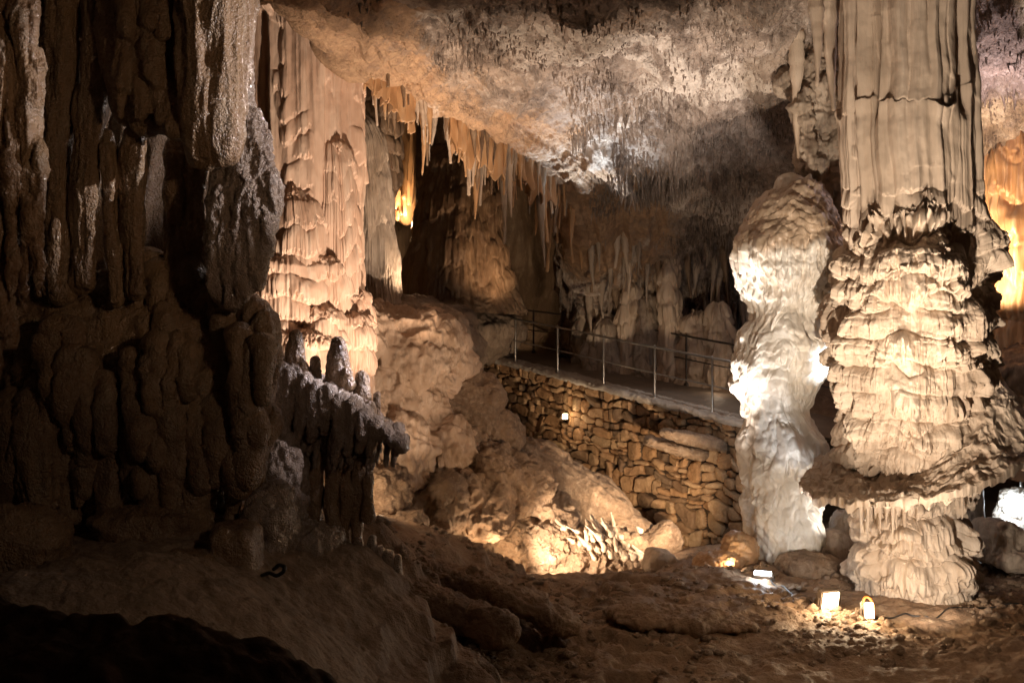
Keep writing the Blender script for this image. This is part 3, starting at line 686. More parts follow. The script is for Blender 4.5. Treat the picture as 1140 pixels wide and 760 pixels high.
rock('boulder', [(625, 562, 15.5, 100, .5, 50, .0, .62, .8), (575, 540, 15.3, 66, .5, 44, .2, .5, .8), (680, 596, 15.4, 46, .4, 34, 0, .5, .9)], .02,
     'large grey brown slab leaning against the foot of the masonry', 'boulder', 'boulder', disp=lambda x, y, z, n: .12 * fbm(x * 1.3, y * 1.3, z * 1.3, 4) + .05 * ridged(x * 2 + z * 1.6, y * 2, z * 1.2 - x * .8, 3) + .012 * fbm(x * 9, y * 9, z * 9, 3))
rock('boulder', [(560, 540, 14.5, 56, .5, 34, .3, .5, .7), (520, 560, 14.1, 50, .5, 36, .1, .3, .8), (480, 560, 13.9, 46, .5, 38, .2, .2, .8), (600, 590, 14.6, 36, .4, 40, 0, .5, .6)], .018,
     'jagged ochre boulder pile below the pale outcrop, in front of the leaning slab', 'boulder', 'boulder', disp=lambda x, y, z, n: .12 * fbm(x * 2, y * 2, z * 2, 4) + .06 * ridged(x * 3 + z * 2, y * 3, z * 3 - x * 2, 3) + .02 * np.abs(fbm(x * 9, y * 9, z * 9, 3)))
rock('boulder', [(420, 560, 13.2, 34, .5, 40, 0, .3, .8), (440, 590, 12.9, 36, .4, 20, 0, .2, .8)], .02, 'low hunched rock lit warmly beside the thin legs of the flowstone shelf', 'boulder', 'boulder', disp=boulder_disp(.1, .05, 2.4, 7))

# lit crystalline rock at the foot: a mound with leaning rods
def crystal_mound():
    root = empty('crystal_mound', at(640, 635, 14.2)); tag(root, 'brightly lit mound of leaning calcite rods and crusts at the foot of the slab', 'flowstone mound')
    parts = []
    for e in [(590, 612, 14.4, 60, .35, 34, 0, .5), (640, 620, 14.5, 60, .35, 30, 0, .1), (570, 590, 14.5, 30, .3, 26, 0, .8), (690, 622, 14.6, 34, .3, 26, 0, -.3)]:
        parts.append(ell_mesh(at(*e[:3]), (e[3] * e[2] / F, e[4], e[5] * e[2] / F), e[6], e[7], seg=28, noise=.2, seed=e[0]))
    clay('crust', parts, .014, lambda x, y, z, n: .07 * fbm(x * 3, y * 3, z * 3, 4) + .05 * ridged(x * 5 + z * 4, y * 5, z * 5 - x * 4, 3) + .012 * np.abs(fbm(x * 16, y * 16, z * 16, 3)), M['boulder'], root, smooth=2)
    for i in range(46):
        px = 668 + random.gauss(0, 20); b = 604 + random.uniform(-18, 20); L = random.uniform(6, 24); Y = random.uniform(13.95, 14.3)
        ang = random.uniform(.15, 1.15)
        parts = [pchain([(px, b, Y, random.uniform(2.4, 5)), (px - L * .5 * math.sin(ang) , b - L * .5 * math.cos(ang), Y + .03, random.uniform(1.6, 2.6)), (px - L * math.sin(ang), b - L * math.cos(ang), Y + .08, 1.3)])]
        clay('rod', parts, .012, lambda x, y, z, n: .012 * fbm(x * 14, y * 14, z * 14, 3), M['column'], root, smooth=1)
crystal_mound()

# ================================================================== WALKWAY, MASONRY, RAILINGS
# top line of the masonry, from its left end to the right end
WP = [(470, 386, 23.2), (505, 393, 22.2), (560, 403, 20.9), (620, 418, 19.5), (700, 440, 17.8), (770, 458, 16.6), (835, 474, 15.6), (900, 488, 14.7)]
wp = np.array([at(*q) for q in WP])
def along(t):  # t in metres along the top
    s = np.concatenate([[0], np.cumsum(np.linalg.norm(np.diff(wp, axis=0), axis=1))])
    return np.stack([np.interp(t, s, wp[:, k]) for k in range(3)], -1), s[-1]
_, WL = along(np.array([0.]))
tdir = (wp[-1] - wp[0]); tdir /= np.linalg.norm(tdir); hdir = np.array([tdir[0], tdir[1], 0]); hdir /= np.linalg.norm(hdir)
nrm = np.array([hdir[1], -hdir[0], 0]); nrm *= -1 if nrm[1] > 0 else 1      # toward the camera
def stone_mat():
    m = rock_mat('wall_stone', (.44, .32, .20), (.30, .20, .12), (.52, .40, .28), rough=.7, streak=1, scale=1.6, bump=.9, bdist=.03)
    nt = m.node_tree; b = [n for n in nt.nodes if n.type == 'BSDF_PRINCIPLED'][0]
    src = b.inputs['Base Color'].links[0].from_socket
    at_ = nt.nodes.new('ShaderNodeAttribute'); at_.attribute_name = 'stone_tone_gap_shade'
    r = nt.nodes.new('ShaderNodeValToRGB'); e = r.color_ramp.elements; e[0].color = (.16, .13, .11, 1); e[1].color = (1.2, 1.12, 1.02, 1); ex_ = e.new(.16); ex_.color = (.42, .38, .36, 1)
    e2 = e.new(.5); e2.color = (1.0, .78, .58, 1)
    nt.links.new(at_.outputs['Fac'], r.inputs[0])
    mx = nt.nodes.new('ShaderNodeMix'); mx.data_type = 'RGBA'; mx.blend_type = 'MULTIPLY'; mx.inputs[0].default_value = 1
    nt.links.new(src, mx.inputs[6]); nt.links.new(r.outputs[0], mx.inputs[7]); nt.links.new(mx.outputs[2], b.inputs['Base Color'])
    return m
def masonry():
    root = empty('drystone_wall', tuple(along(np.array([WL / 2]))[0][0] - np.array([0, 0, 2.6])))
    tag(root, 'long rough retaining wall of stacked brown stones below the walkway railing', 'stone wall')
    H = 3.9; nu, nv = 1150, 560
    u = np.linspace(0, WL, nu)[None, :] + np.zeros((nv, 1)); v = np.linspace(0, H, nv)[:, None] + np.zeros((1, nu))
    # warp so that courses wander
    uu = u + .10 * fbm(u * 1.3, v * 1.3, 1, 3) ; vv = v + .20 * fbm(u * .8 + 5, v * 1.0, 2, 3) + .05 * perlin(u * 4, v * 4, 3)
    rel = np.full(u.shape, -.09); tone = np.zeros(u.shape)
    zc = -.02; row = 0
    rng = random.Random(5)
    while zc < H + .3:
        rh = rng.uniform(.11, .20) if zc < .7 else rng.uniform(.15, .32)
        if rng.random() < .14: rh = rng.uniform(.09, .13)
        x = -.2 - rng.random() * .3
        while x < WL + .2:
            w = rng.uniform(.10, .42) if rh < .2 else rng.uniform(.14, .52)
            sub = 1
            if rh > .26 and rng.random() < .45: sub = rng.choice([2, 2, 3]); w *= .8
            for q in range(sub):
                h = rh / sub
                cx = x + w / 2; cy = zc + h * (q + .5)
                m0, m1 = max(0, int((x - .5) / WL * nu)), min(nu, int((x + w + .5) / WL * nu) + 1)
                n0, n1 = max(0, int((cy - h - .4) / H * nv)), min(nv, int((cy + h + .4) / H * nv) + 1)
                if m1 <= m0 or n1 <= n0: continue
                su = uu[n0:n1, m0:m1] - cx; sv = vv[n0:n1, m0:m1] - cy
                a = rng.uniform(-.2, .2); c, s_ = math.cos(a), math.sin(a)
                su, sv = su * c + sv * s_, -su * s_ + sv * c
                p = rng.uniform(2.6, 5)
                sh = rng.uniform(-.25, .25)
                rr = (np.abs((su + sh * sv) / (w * .5 - .004)) ** p + np.abs(sv / (h * .5 - .003)) ** p) ** (1 / p)
                prot = rng.uniform(.0, .09)
                hgt = prot + rng.uniform(-.12, .12) * su / w + rng.uniform(-.2, .1) * sv - .10 * sstep(.84, 1.04, rr) * np.clip(rr, 0, 1.6) - .015 * rr ** 2
                hgt = np.where(rr < 1.10, hgt, -1)
                cur = rel[n0:n1, m0:m1]; T = tone[n0:n1, m0:m1]
                tv = .18 + .82 * rng.random()
                T[hgt > cur] = np.where(rr > 1.0, 0.0, tv)[hgt > cur]  # stones vary at random; gaps get dark mortar that also paints in shadow
                rel[n0:n1, m0:m1] = np.maximum(cur, hgt)
            x += w
        zc += rh
    rel += .015 * fbm(u * 6, v * 6, 3, 4, .6) + .05 * fbm(u * .8, v * .8, 6, 2)
    top, _ = along(u[0])
    batter = .14 * v
    P = top[None] - np.array([0, 0, 1]) * v[..., None] + nrm * (batter + rel)[..., None]
    P[..., 2] += .03 * perlin(u * 4, 3, 1) * sstep(.25, 0, v)
    me = raw_mesh('masonry', P, grid_faces(nv, nu))
    at_ = me.attributes.new('stone_tone_gap_shade', 'FLOAT', 'POINT'); at_.data.foreach_set('value', tone.astype(f32).ravel())
    link('masonry', me, stone_mat(), root)
    # rough mortared coping following the slope
    n = 900; t = np.linspace(0, WL, n); B, _ = along(t)
    sec = [(-.16, -.06), (.07, -.05), (.13, .0), (.10, .05), (-.05, .075), (-.30, .08), (-.32, -.05)]
    sec = jitter_path(sec + [sec[0]], 60)[:-1]
    P = B[:, None] + nrm * sec[None, :, 0:1] + np.array([0, 0, 1.]) * sec[None, :, 1:2]
    X, Y, Z = P[..., 0], P[..., 1], P[..., 2]
    dd = .022 * fbm(X * 5, Y * 5, Z * 5, 4) + .015 * perlin(X * 15, Y * 15, Z * 15)
    P = P + np.array([0, 0, 1.]) * dd[..., None] + nrm * (.03 * fbm(X * 4 + 3, Y * 4, Z * 4, 3))[..., None]
    link('coping', raw_mesh('coping', P, grid_faces(n, 59, True)), rock_mat('coping_stone', (.5, .45, .4), (.36, .3, .25), (.56, .52, .48), rough=.5, streak=1, bump=.8), root)
masonry()
def walkway():
    n, m = 300, 60
    t = np.linspace(-3.5, WL + 3, n); B = np.stack([wp[0] + (tt) * tdir if tt < 0 else along(np.array([min(tt, WL)]))[0][0] + max(0, tt - WL) * tdir for tt in t])
    w = np.linspace(.28, 2.2, m)
    P = B[:, None] - nrm * w[None, :, None] + np.array([0, 0, .0])
    P[..., 2] += .03 + .012 * fbm(P[..., 0] * 2, P[..., 1] * 2, 1, 3)
    o = link('walkway', raw_mesh('walkway', P, grid_faces(n, m)), rock_mat('walkway_concrete', (.24, .19, .15), (.18, .14, .11), (.28, .23, .19), rough=.6, streak=1, bump=.4)); tag(o, kind='structure')
    # rock shoulder beyond the path
    w = np.linspace(0, 1, 120)
    P = (B - nrm * 2.15)[:, None] - nrm * (2.2 * w)[None, :, None] + np.array([0, 0, 1.]) * (.02 + .0 * w)[None, :, None]
    X, Y, Z = P[..., 0], P[..., 1], P[..., 2]
    P[..., 2] += (.5 * fbm(X * .8, Y * .8, 3, 4) + .35) * sstep(0, .35, w)[None, :] 
    o = link('rock_shoulder', raw_mesh('rock_shoulder', P, grid_faces(n, 120)), M['wall']); tag(o, kind='structure')
walkway()

steel = plain('railing_steel', (.42, .40, .38), .35, .9)
darksteel = plain('dark_steel', (.14, .12, .11), .45, .8)
def tube(name, pts, r, mat, parent, seg=10, sub=1):
    v, q = chain_mesh([(*p, r) for p in pts], seg=seg, sub=sub)
    me = from_lists(name, [(v, q)]); me.shade_smooth(); return link(name, me, mat, parent)
def railing(off, posts, label, mat, H=.95, z0=.05, rails=(.95, .5), tmax=None, tmin=0):
    base, _ = along(np.array([WL * .5])); root = empty('railing', tuple(base[0] - nrm * off)); tag(root, label, 'railing')
    def pt(t, h): return along(np.array([t]))[0][0] - nrm * off + np.array([0, 0, h])
    for t in posts:
        tube('post', [pt(t, z0 - .1), pt(t, H + .02)], .02, mat, root)
        v, q = chain_mesh([(*pt(t, z0 - .06), .05), (*pt(t, z0 + .0), .05)], seg=12, sub=1); link('base_plate', from_lists('base_plate', [(v, q)]), mat, root)
    for h in rails:
        tube('top_rail' if h == max(rails) else 'middle_rail', [pt(t, h) for t in np.linspace(tmin, tmax or WL, 22)], .020 if h == max(rails) else .012, mat, root)
def t_at_px(px):
    tt = np.linspace(0, WL, 2000); q, _ = along(tt); p = 570 + F * q[:, 0] / q[:, 1]; return float(tt[np.argmin(abs(p - px))])
railing(.02, [t_at_px(p) for p in (512, 538, 573, 620, 671, 728, 792, 850)], 'slim steel railing standing on top of the rough stone wall', steel)
railing(2.0, [t_at_px(p) for p in (515, 545, 585, 630, 680, 740, 800, 860)], 'dark steel railing on the far side of the walkway', darksteel, H=1.0, rails=(1.0, .55))

# ================================================================== STALACTITES
def stal_proto(seed, fat=1.0, broken=False):
    rng = random.Random(seed); n = 34; nt = 22
    s = np.linspace(0, 1, n)
    r = (.14 * fat) * (1 - s) ** (.75 + rng.random() * .5) + .012
    r = np.maximum(r, rng.choice([.012, .03, .045]))
    r *= 1 + .16 * np.array([rng.uniform(-1, 1) for _ in range(n)]) * (1 - s * .6) + .12 * np.sin(s * rng.uniform(14, 26) + rng.random() * 6) * (1 - s)
    th = np.linspace(0, 2 * np.pi, nt, endpoint=False)[None, :]
    bx = .09 * np.sin(s * 2.4 + seed) * s; by = .08 * np.cos(s * 2.1 + seed) * s
    rr = r[:, None] * (1 + .22 * ridged(np.cos(th) * 1.6 + seed, np.sin(th) * 1.6, s[:, None] * 1.2, 2) * .6)
    P = np.stack([bx[:, None] + rr * np.cos(th), by[:, None] + rr * np.sin(th), -s[:, None] + 0 * th], -1)
    V = np.concatenate([P.reshape(-1, 3), [[0, 0, 0], [bx[-1], by[-1], -1.01]]])
    Q = grid_faces(n, nt, True).tolist(); n0 = n * nt
    for j in range(nt):
        j2 = (j + 1) % nt; Q.append([j2, j, n0, n0]); Q.append([(n - 1) * nt + j, (n - 1) * nt + j2, n0 + 1, n0 + 1])
    me = from_lists('stalactite', [(V, Q)]); me.shade_smooth(); return me
protos = {}
for key, mt, fat in (('amber', 'ochre', 1.0), ('grey', 'grey', 1.0), ('beige', 'column', 1.1), ('brown', 'brown', 1.2)):
    ms = []
    for k in range(7):
        me = stal_proto(k * 3.7 + len(key), fat); me.materials.append(M[mt]); ms.append(me)
    protos[key] = ms
_src = {}
def stalactite(key, px, py_tip, Y, L, w, label, group, top=None):
    me = random.choice(protos[key])
    if (key, me.name) not in _src:
        o = bpy.data.objects.new('stalactite', me); _src[(key, me.name)] = o
    else: o = _src[(key, me.name)].copy()
    COL.objects.link(o)
    x, y, ztip = at(px, py_tip, Y)
    if top == 'roof': L = max(.2, ceiling_z(x, y) - ztip + .15)
    o.location = (x, y, ztip + L); o.scale = (w / .28, w / .28, L); o.rotation_euler = (random.uniform(-.03, .03), random.uniform(-.03, .03), random.uniform(0, 6.28))
    tag(o, label, 'stalactite', group)
    return o
# curtain edge: from (400,60) down to (640,290)
edge_img = [(396, 60), (430, 66), (470, 90), (500, 112), (530, 128), (560, 150), (585, 175), (605, 196), (622, 212), (640, 226)]
def edge_at_px(px):
    # solve edge position for a given picture column
    Ys = np.linspace(9, 21.5, 600); X = edge_x(Ys); p = 570 + F * X / Ys
    k = np.argmin(abs(p - px)); return Ys[k]
n_c = 0
for i in range(150):
    px = random.choice([415, 432, 452, 470, 478, 500, 518, 530, 541, 550, 560, 572, 582, 592, 600, 608, 616, 626, 634]) + random.gauss(0, 4)
    Y = edge_at_px(px) + random.uniform(-.15, .5)
    x = edge_x(Y)
    zc = ceiling_z(x + .15, Y)
    ptop = 380 - (zc - CZ) * F / Y
    f = (px - 400) / 232
    L = .10 + .6 * random.random() ** 2 + (.35 if random.random() < .2 else 0) + (1.1 * random.random() ** 2 if f > .45 else 0)
    stalactite(random.choice(['amber', 'amber', 'grey', 'beige', 'brown']), px, ptop + (L - .15) * F / Y, Y, L + .15, random.uniform(.05, .12) + .10 * max(0, L - .5),
        'slender pointed stalactite in the amber fringe along the slanting roof edge', 'stalactites fringing the slanting roof edge')
for px, tip, Y, L, w in [(598, 262, 19.4, 1.5, .2), (612, 302, 19.2, 2.0, .26), (606, 240, 19.6, 1.2, .2), (590, 230, 19, 1.1, .18), (580, 212, 18.8, .9, .16), (560, 205, 18, .9, .2), (548, 180, 17.6, .8, .18), (478, 165, 14.8, .9, .11), (472, 195, 15, 1.1, .1), (622, 270, 19.7, 1.5, .2), (634, 292, 19.6, 1.5, .18), (648, 300, 19.9, 1.5, .2)]:
    stalactite('amber', px, tip, Y, L, w, 'long amber stalactite hanging from the lowest end of the roof edge', 'long amber stalactites at the low end of the roof edge')
for i in range(70):
    px = random.uniform(650, 835); Y = random.uniform(19.6, 21.4)
    x = wx(px, Y); zc = ceiling_z(x, Y)
    ptop = 380 - (zc - CZ) * F / Y; L = random.uniform(.3, 1.0)
    stalactite(random.choice(['grey', 'beige', 'brown']), px, ptop + L * F / Y, Y, L + .25, random.uniform(.1, .24),
        'stalactite in the crowded row where the ceiling meets the back wall', 'stalactites where ceiling meets back wall')
for px, tip, Y, L, w, lb in [(906, 98, 12.4, 1.9, .20, 'longest smooth pale stalactite left of the fluted shaft'), (927, 122, 12.5, 2.0, .22, 'pale stalactite closest beside the fluted shaft, its tip lowest of the upper pair'), (887, 175, 13.0, .85, .17, 'short blunt grey stalactite hanging alone above the white stalagmite'), (741, 300, 20.6, 1.3, .3, 'thin free hanging stalactite over the middle of the walkway'), (768, 272, 20.2, 1.3, .5, 'thick drooping stalactite over the walkway next to a thinner one'), (785, 285, 20.4, 1.1, .3, 'beige stalactite to the right of the thick drooping one over the walkway')]:
    stalactite('beige', px, tip, Y, L, w, lb, None, top='roof')
def hanging_cluster():
    parts = []
    for q in [[(880, 90, 13.4, 14), (905, 100, 13.2, 20), (935, 104, 13.0, 18)], [(905, 60, 13.2, 16), (905, 150, 13.2, 20), (912, 200, 13.2, 13), (916, 222, 13.2, 5)], [(922, 60, 13.2, 18), (925, 140, 13.1, 15), (932, 190, 13.1, 8), (934, 205, 13.1, 3)], [(897, 110, 13.0, 10), (898, 165, 13.0, 8), (902, 185, 13.0, 3)], [(938, 20, 13.2, 18), (938, 120, 13.2, 14), (944, 230, 13.3, 10), (946, 300, 13.3, 9)], [(900, -40, 13.3, 20), (905, 60, 13.3, 16)], [(930, -60, 13.3, 22), (930, 60, 13.3, 18)]]:
        parts.append(pchain(q))
    o = clay('stalactite_mass', parts, .016, lambda x, y, z, n: .09 * fbm(x * 3.5, y * 3.5, z * 3, 4, .6) + .035 * ridged(x * 8, y * 8, z * 1.2, 3) + .03 * np.abs(fbm(x * 12, y * 12, z * 9, 3)), M['grey'], None, smooth=3)
    tag(o, 'knobbly tan hanging mass with drooping tips, just left of the fluted shaft', 'stalactite')
hanging_cluster()
# drapery sheets hanging from the roof edge
def drape(name, pts, label, mat='ochre', thick=.02, folds=9, jag=.35, seed=0):
    # pts rows (px, top_py, bottom_py, Y)
    pts = jitter_path(pts, 160); nv = 90
    v = np.linspace(0, 1, nv)[:, None]
    top = np.array([at(a, b, d) for a, b, c, d in pts]); bot = np.array([at(a, c, d) for a, b, c, d in pts])
    u = np.linspace(0, 1, 160)
    L = (1 - jag * (.5 + .5 * ridged(u * folds * 2.3 + seed, 3, 1, 2)))
    P = top[None] + (bot - top)[None] * (v * L)[..., None]
    t = top[-1] - top[0]; n = np.array([t[1], -t[0], 0]); n /= np.linalg.norm(n)
    w = .10 * np.sin(u * folds * 6.28 + 2 * perlin(u * 3, 1, seed))[None] * (.3 + .7 * v) + .05 * perlin(u * 9, v * 2, seed + 2)
    A = P + n * (w + thick)[..., None]; B = P + n * (w - thick)[..., None]
    full = np.concatenate([A, B[:, ::-1]], 1)
    full = np.concatenate([full, P[-1:][:, list(range(160)) + list(range(159, -1, -1))] + n * np.concatenate([w[-1], w[-1][::-1]])[None, :, None] - np.array([0, 0, .01])], 0)
    o = link(name, raw_mesh(name, full, grid_faces(full.shape[0], 320, True)), M[mat])
    return tag(o, label, 'drapery')
def edge_row(px, drop, off=.0, dy=0.0):
    Y = edge_at_px(px) + off; x = edge_x(Y) - .05; zc = ceiling_z(x + .2, Y); pt = 380 - (zc - CZ) * F / Y
    return (570 + F * x / Y, pt - 25, pt + drop, Y)
drape('drapery', [edge_row(505, 40), edge_row(525, 72), edge_row(550, 80), edge_row(575, 60)], 'broad folded amber drapery hanging under the middle of the roof edge', folds=5, thick=.015)
drape('drapery', [edge_row(410, 30), edge_row(440, 60), edge_row(466, 55)], 'tattered amber drapery near the top of the roof edge beside the salmon column', folds=6, seed=4, thick=.012)
drape('drapery', [edge_row(580, 50), edge_row(600, 70), edge_row(625, 62)], 'short amber drapery at the lowest end of the roof edge', folds=4, seed=9, thick=.015)

# small stalagmites and columns on the far side of the walkway
for i, (px, b, t, r, Y, lb) in enumerate([(700, 420, 310, 15, 20.6, 'pale standing column behind the dark railing, right of the middle'), (672, 415, 350, 22, 20.8, 'squat pale stalagmite behind the walkway, fattest one'), (745, 430, 285, 12, 20, 'slim grey column behind the walkway reaching the hanging rocks'), (720, 425, 330, 17, 20.4, 'lumpy beige stalagmite behind the walkway between two slim ones'), (800, 440, 340, 14, 19.4, 'short beige stalagmite behind the railing, closest to the gleaming white one'), (655, 400, 300, 16, 21.4, 'brown column in the shade behind the far railing'), (775, 440, 350, 22, 19.8, 'wide lumpy stalagmite behind the right part of the walkway')]):
    simple_rev('stalagmite', Y, [(b + 25, px, r * 1.25), (b, px, r * 1.1), ((b + t) / 2 + 8, px + 1, r), (t + 18, px, r * .8), (t + 4, px, r * .45), (t, px, r * .12)], M['grey' if i % 2 else 'column'],
        lambda th, z, r_, P, i=i: .10 * fbm(P[..., 0] * 2.5 + i, P[..., 1] * 2.5, P[..., 2] * 1.4, 3) + tier(th, z, r_, .4, .05, i * 1.7, warp=.4, freq=9), lb, 'stalagmite', nt=180, nz=160)

# ================================================================== NEAR LEFT FLOWSTONE
def flow_disp(a=.03, f=5, drip=.018, seed=0, fine=.004):
    def d(x, y, z, n):
        side = 1 - np.abs(n[:, 2])
        return a * fbm(x * f * .6 + seed, y * f * .6, z * f * .35, 3) + side * drip * ridged(x * f * 2.6, y * f * 2.6 + seed, z * f * .28, 2) + fine * fbm(x * 40, y * 40, z * 30, 3)
    return d
def near_left():
    R = random.Random(3)
    # backing wall of the alcove
    P = sweep([(-6, 5.5), (-4.2, 7.2), (-3.0, 7.7), (-2.45, 8.0), (-2.5, 8.8), (-3.4, 10.5), (-6, 12)], -.2, 7, 420, 380)
    sheet('alcove_wall', P, lambda P: .15 * fbm(P[..., 0], P[..., 1], P[..., 2] * .4, 4) + .06 * ridged(P[..., 0] * 4, P[..., 1] * 4, P[..., 2] * .4, 3), M['wet'])
    # --- hanging block
    parts = []
    for x, b, r, Y in [(140, 128, 20, 6.7), (160, 132, 22, 6.6), (182, 128, 22, 6.65), (205, 140, 20, 6.6), (228, 170, 24, 6.45), (246, 168, 20, 6.45), (256, 120, 17, 6.55), (262, 85, 14, 6.7), (272, 5, 16, 6.8), (120, 60, 22, 6.9), (100, 30, 26, 7.0)]:
        parts.append(pchain([(x + 4, -160, Y + .1, r * 1.4), (x + R.uniform(-4, 4), -20, Y, r * 1.2), (x + R.uniform(-3, 3), b - 50, Y, r * 1.05), (x, b, Y, r * .9)]))
    parts.append(ell_mesh(at(175, -20, 7.1), (.66, .5, .65), seg=24))
    for i in range(22):
        x = R.uniform(130, 262); b = R.uniform(20, 150); parts.append(pchain([(x, b - 60, 6.5, 9), (x + R.uniform(-3, 3), b, 6.42, 7)]))
    o = clay('stalactite_mass', parts, .012, flow_disp(.045, 5, .02, 3), M['wet'], None, 8)
    tag(o, 'massive dark brown hanging block of flowstone with a rounded lowest lobe, top left', 'stalactite')
    # --- drippy strip at the frame edge
    parts = []
    for x, t, b, r in [(4, -120, 370, 13), (18, -120, 300, 14), (32, -60, 250, 12), (40, 60, 200, 9), (12, 120, 385, 8), (30, 160, 350, 8), (42, 180, 330, 7), (-14, -120, 420, 20), (-40, -120, 420, 30), (24, -100, 60, 18)]:
        pts = []
        for q in np.linspace(0, 1, 9): pts.append((x + R.uniform(-4, 4), t + (b - t) * q, 5.9 + R.uniform(-.05, .05), r * R.uniform(.75, 1.25) * (1 - .45 * q)))
        parts.append(pchain(pts))
    o = clay('stalactite_mass', parts, .011, flow_disp(.03, 7, .02, 8, .006), M['amber_wet'], None, 4)
    tag(o, 'knobbly glistening curtain of drips at the very left border', 'stalactite')
    # --- pillars standing in the alcove
    pil = [((56, 58, 60), (70, 200, 300), (9, 8, 10), 'thin dark pillar in the alcove, first from the glistening drip curtain'), ((76, 68, 70), (-40, 170, 300), (13, 11, 13), 'dark pillar swelling at its middle in the alcove, second from the glistening drip curtain'), ((102, 94, 90), (90, 200, 292), (15, 12, 12), 'forked pillar with a glinting edge, third in the alcove'),
           ((118, 124, 130), (150, 220, 312), (9, 8, 7), 'slim pillar with wet glinting ridge left of the widest pale topped one'), ((150, 148, 150), (152, 220, 300), (17, 14, 10), 'pale topped tapering pillar with wet ridges in the middle of the alcove'), ((196, 197, 198), (160, 230, 310), (12, 13, 17), 'dim stout pillar deep in the alcove under the hanging block'), ((218, 216, 215), (150, 230, 310), (13, 12, 14), 'dim slender pillar deep in the alcove under the lowest lobe')]
    for xs, ys, rs, lb in pil:
        Y = 6.75 if xs[0] < 180 else 7.1
        pts = [(xs[0], ys[0], Y, rs[0] * .7)]
        for q in np.linspace(.08, 1, 7):
            pts.append((np.interp(q, [0, .5, 1], xs) + R.uniform(-1.5, 1.5), np.interp(q, [0, .5, 1], ys), Y + R.uniform(-.03, .03), np.interp(q, [0, .5, 1], rs) * R.uniform(.85, 1.15)))
        pts.append((xs[2], ys[2] + 25, Y, rs[2] * 1.1))
        parts = [pchain(pts)]
        for k in range(3):
            dx = R.uniform(-.7, .7) * rs[0]; parts.append(pchain([(p[0] + dx, p[1], p[2] - .07, p[3] * .35) for p in pts[1:]]))
        if xs[0] < 110: parts.append(pchain([(xs[0] + 8, -60, Y, 14), (xs[0] + 2, ys[0] + 40, Y, rs[0])]))
        o = clay('pillar', parts, .011, flow_disp(.02, 8, .012, xs[0], .004), M['wet'], None, 3)
        tag(o, lb, 'cave pillar', 'pillars in the dark alcove')
    # --- glittering sheet
    parts = []
    for i in range(11):
        q = i / 10; xt = 262 + 26 * q; xm = 243 + 62 * q; xb = 240 + 44 * q
        top = 150 - 25 * q if q < .7 else 132 + 60 * (q - .7); bot = 335 - 30 * abs(q - .4)
        parts.append(pchain([(xt, top, 6.75, 7), ((xt + xm) / 2, top + 45, 6.68, 9), (xm, 215, 6.62 + .02 * (i % 2), 10), ((xm + xb) / 2, 270, 6.62, 9), (xb, bot, 6.6, 7)]))
    parts.append(pchain([(262, 40, 6.85, 12), (268, 130, 6.85, 14), (268, 220, 6.85, 26), (258, 320, 6.85, 20)]))
    o = clay('flowstone_sheet', parts, .010, lambda x, y, z, n: .028 * ridged(x * 9 + .6 * z, y * 9, z * 2.2, 3, .6) + .016 * np.abs(fbm(x * 26, y * 26, z * 17, 4, .6)) - .01, M['crystal'], None, 3)
    tag(o, 'diamond shaped sheet of glittering crystals at the right edge of the dark alcove', 'flowstone')
    # --- big dark block
    root = empty('flowstone_block', at(160, 590, 6.6)); tag(root, 'big dark mass of flowstone in stepped hanging folds below the alcove pillars', 'flowstone')
    parts = [ell_mesh(at(145, 430, 7.25), (1.0, .50, .60), seg=30, box=.6, noise=.15), ell_mesh(at(255, 440, 7.05), (.22, .36, .36), seg=26, box=.8), ell_mesh(at(40, 420, 7.1), (.40, .4, .55), seg=24, box=.8), ell_mesh(at(130, 510, 7.3), (.95, .4, .5), seg=24, box=.8)]
    # stepped rows of draped folds, each row standing a little further out
    for (y0, y1, Y0_, L0, L1, n_) in ((285, 330, 7.0, 70, 120, 26), (325, 380, 6.86, 60, 120, 24), (380, 430, 6.70, 60, 130, 26), (430, 470, 6.56, 50, 120, 24)):
        for q in range(n_):
            x = 4 + 288 * (q + R.random()) / n_; t = R.uniform(y0, y1) + 14 * math.sin(x * .045 + y0); L = R.uniform(L0, L1); r = R.uniform(6, 13); Y = Y0_ + R.uniform(-.05, .05)
            if x > 262: t += 22; r *= .75
            parts.append(pchain([(x + R.uniform(-2, 2), t + r, Y + .10, r * 1.1), (x + R.uniform(-3, 3), t + L * .35, Y, r), (x + R.uniform(-4, 4), t + L * .7, Y, r * .75), (x + R.uniform(-3, 3), t + L, Y + .02, r * .35)]))
    for x, y in ((300, 350), (303, 385), (300, 420), (302, 455)): parts.append(pchain([(x - 18, y, 6.85, 14), (x - 6, y + 10, 6.8, 11), (x - 4, y + 42, 6.8, 5)]))
    for q in range(46):
        x = R.uniform(2, 298); b = R.uniform(440, 570); r = R.uniform(4, 10); Y = 6.36 + .1 * R.random()
        parts.append(pchain([(x + R.uniform(-3, 3), b - R.uniform(40, 90), Y + .12, r * 1.3), (x, b - 20, Y, r), (x, b, Y + .01, r * .6)]))
    for x, b, r, Y in [(15, 560, 17, 6.45), (45, 585, 18, 6.4), (75, 575, 13, 6.5), (98, 520, 11, 6.45), (125, 590, 13, 6.5), (150, 540, 10, 6.45), (172, 595, 11, 6.5), (195, 560, 11, 6.45), (215, 590, 12, 6.5), (240, 530, 11, 6.45), (262, 505, 9, 6.5), (284, 500, 8, 6.55), (297, 490, 6, 6.6)]:
        parts.append(pchain([(x + 3, 455, Y + .16, r * 1.3), (x + R.uniform(-3, 3), 480, Y + .04, r * 1.2), (x + R.uniform(-3, 3), (480 + b) / 2, Y, r), (x, b, Y + .03, r * .75)]))
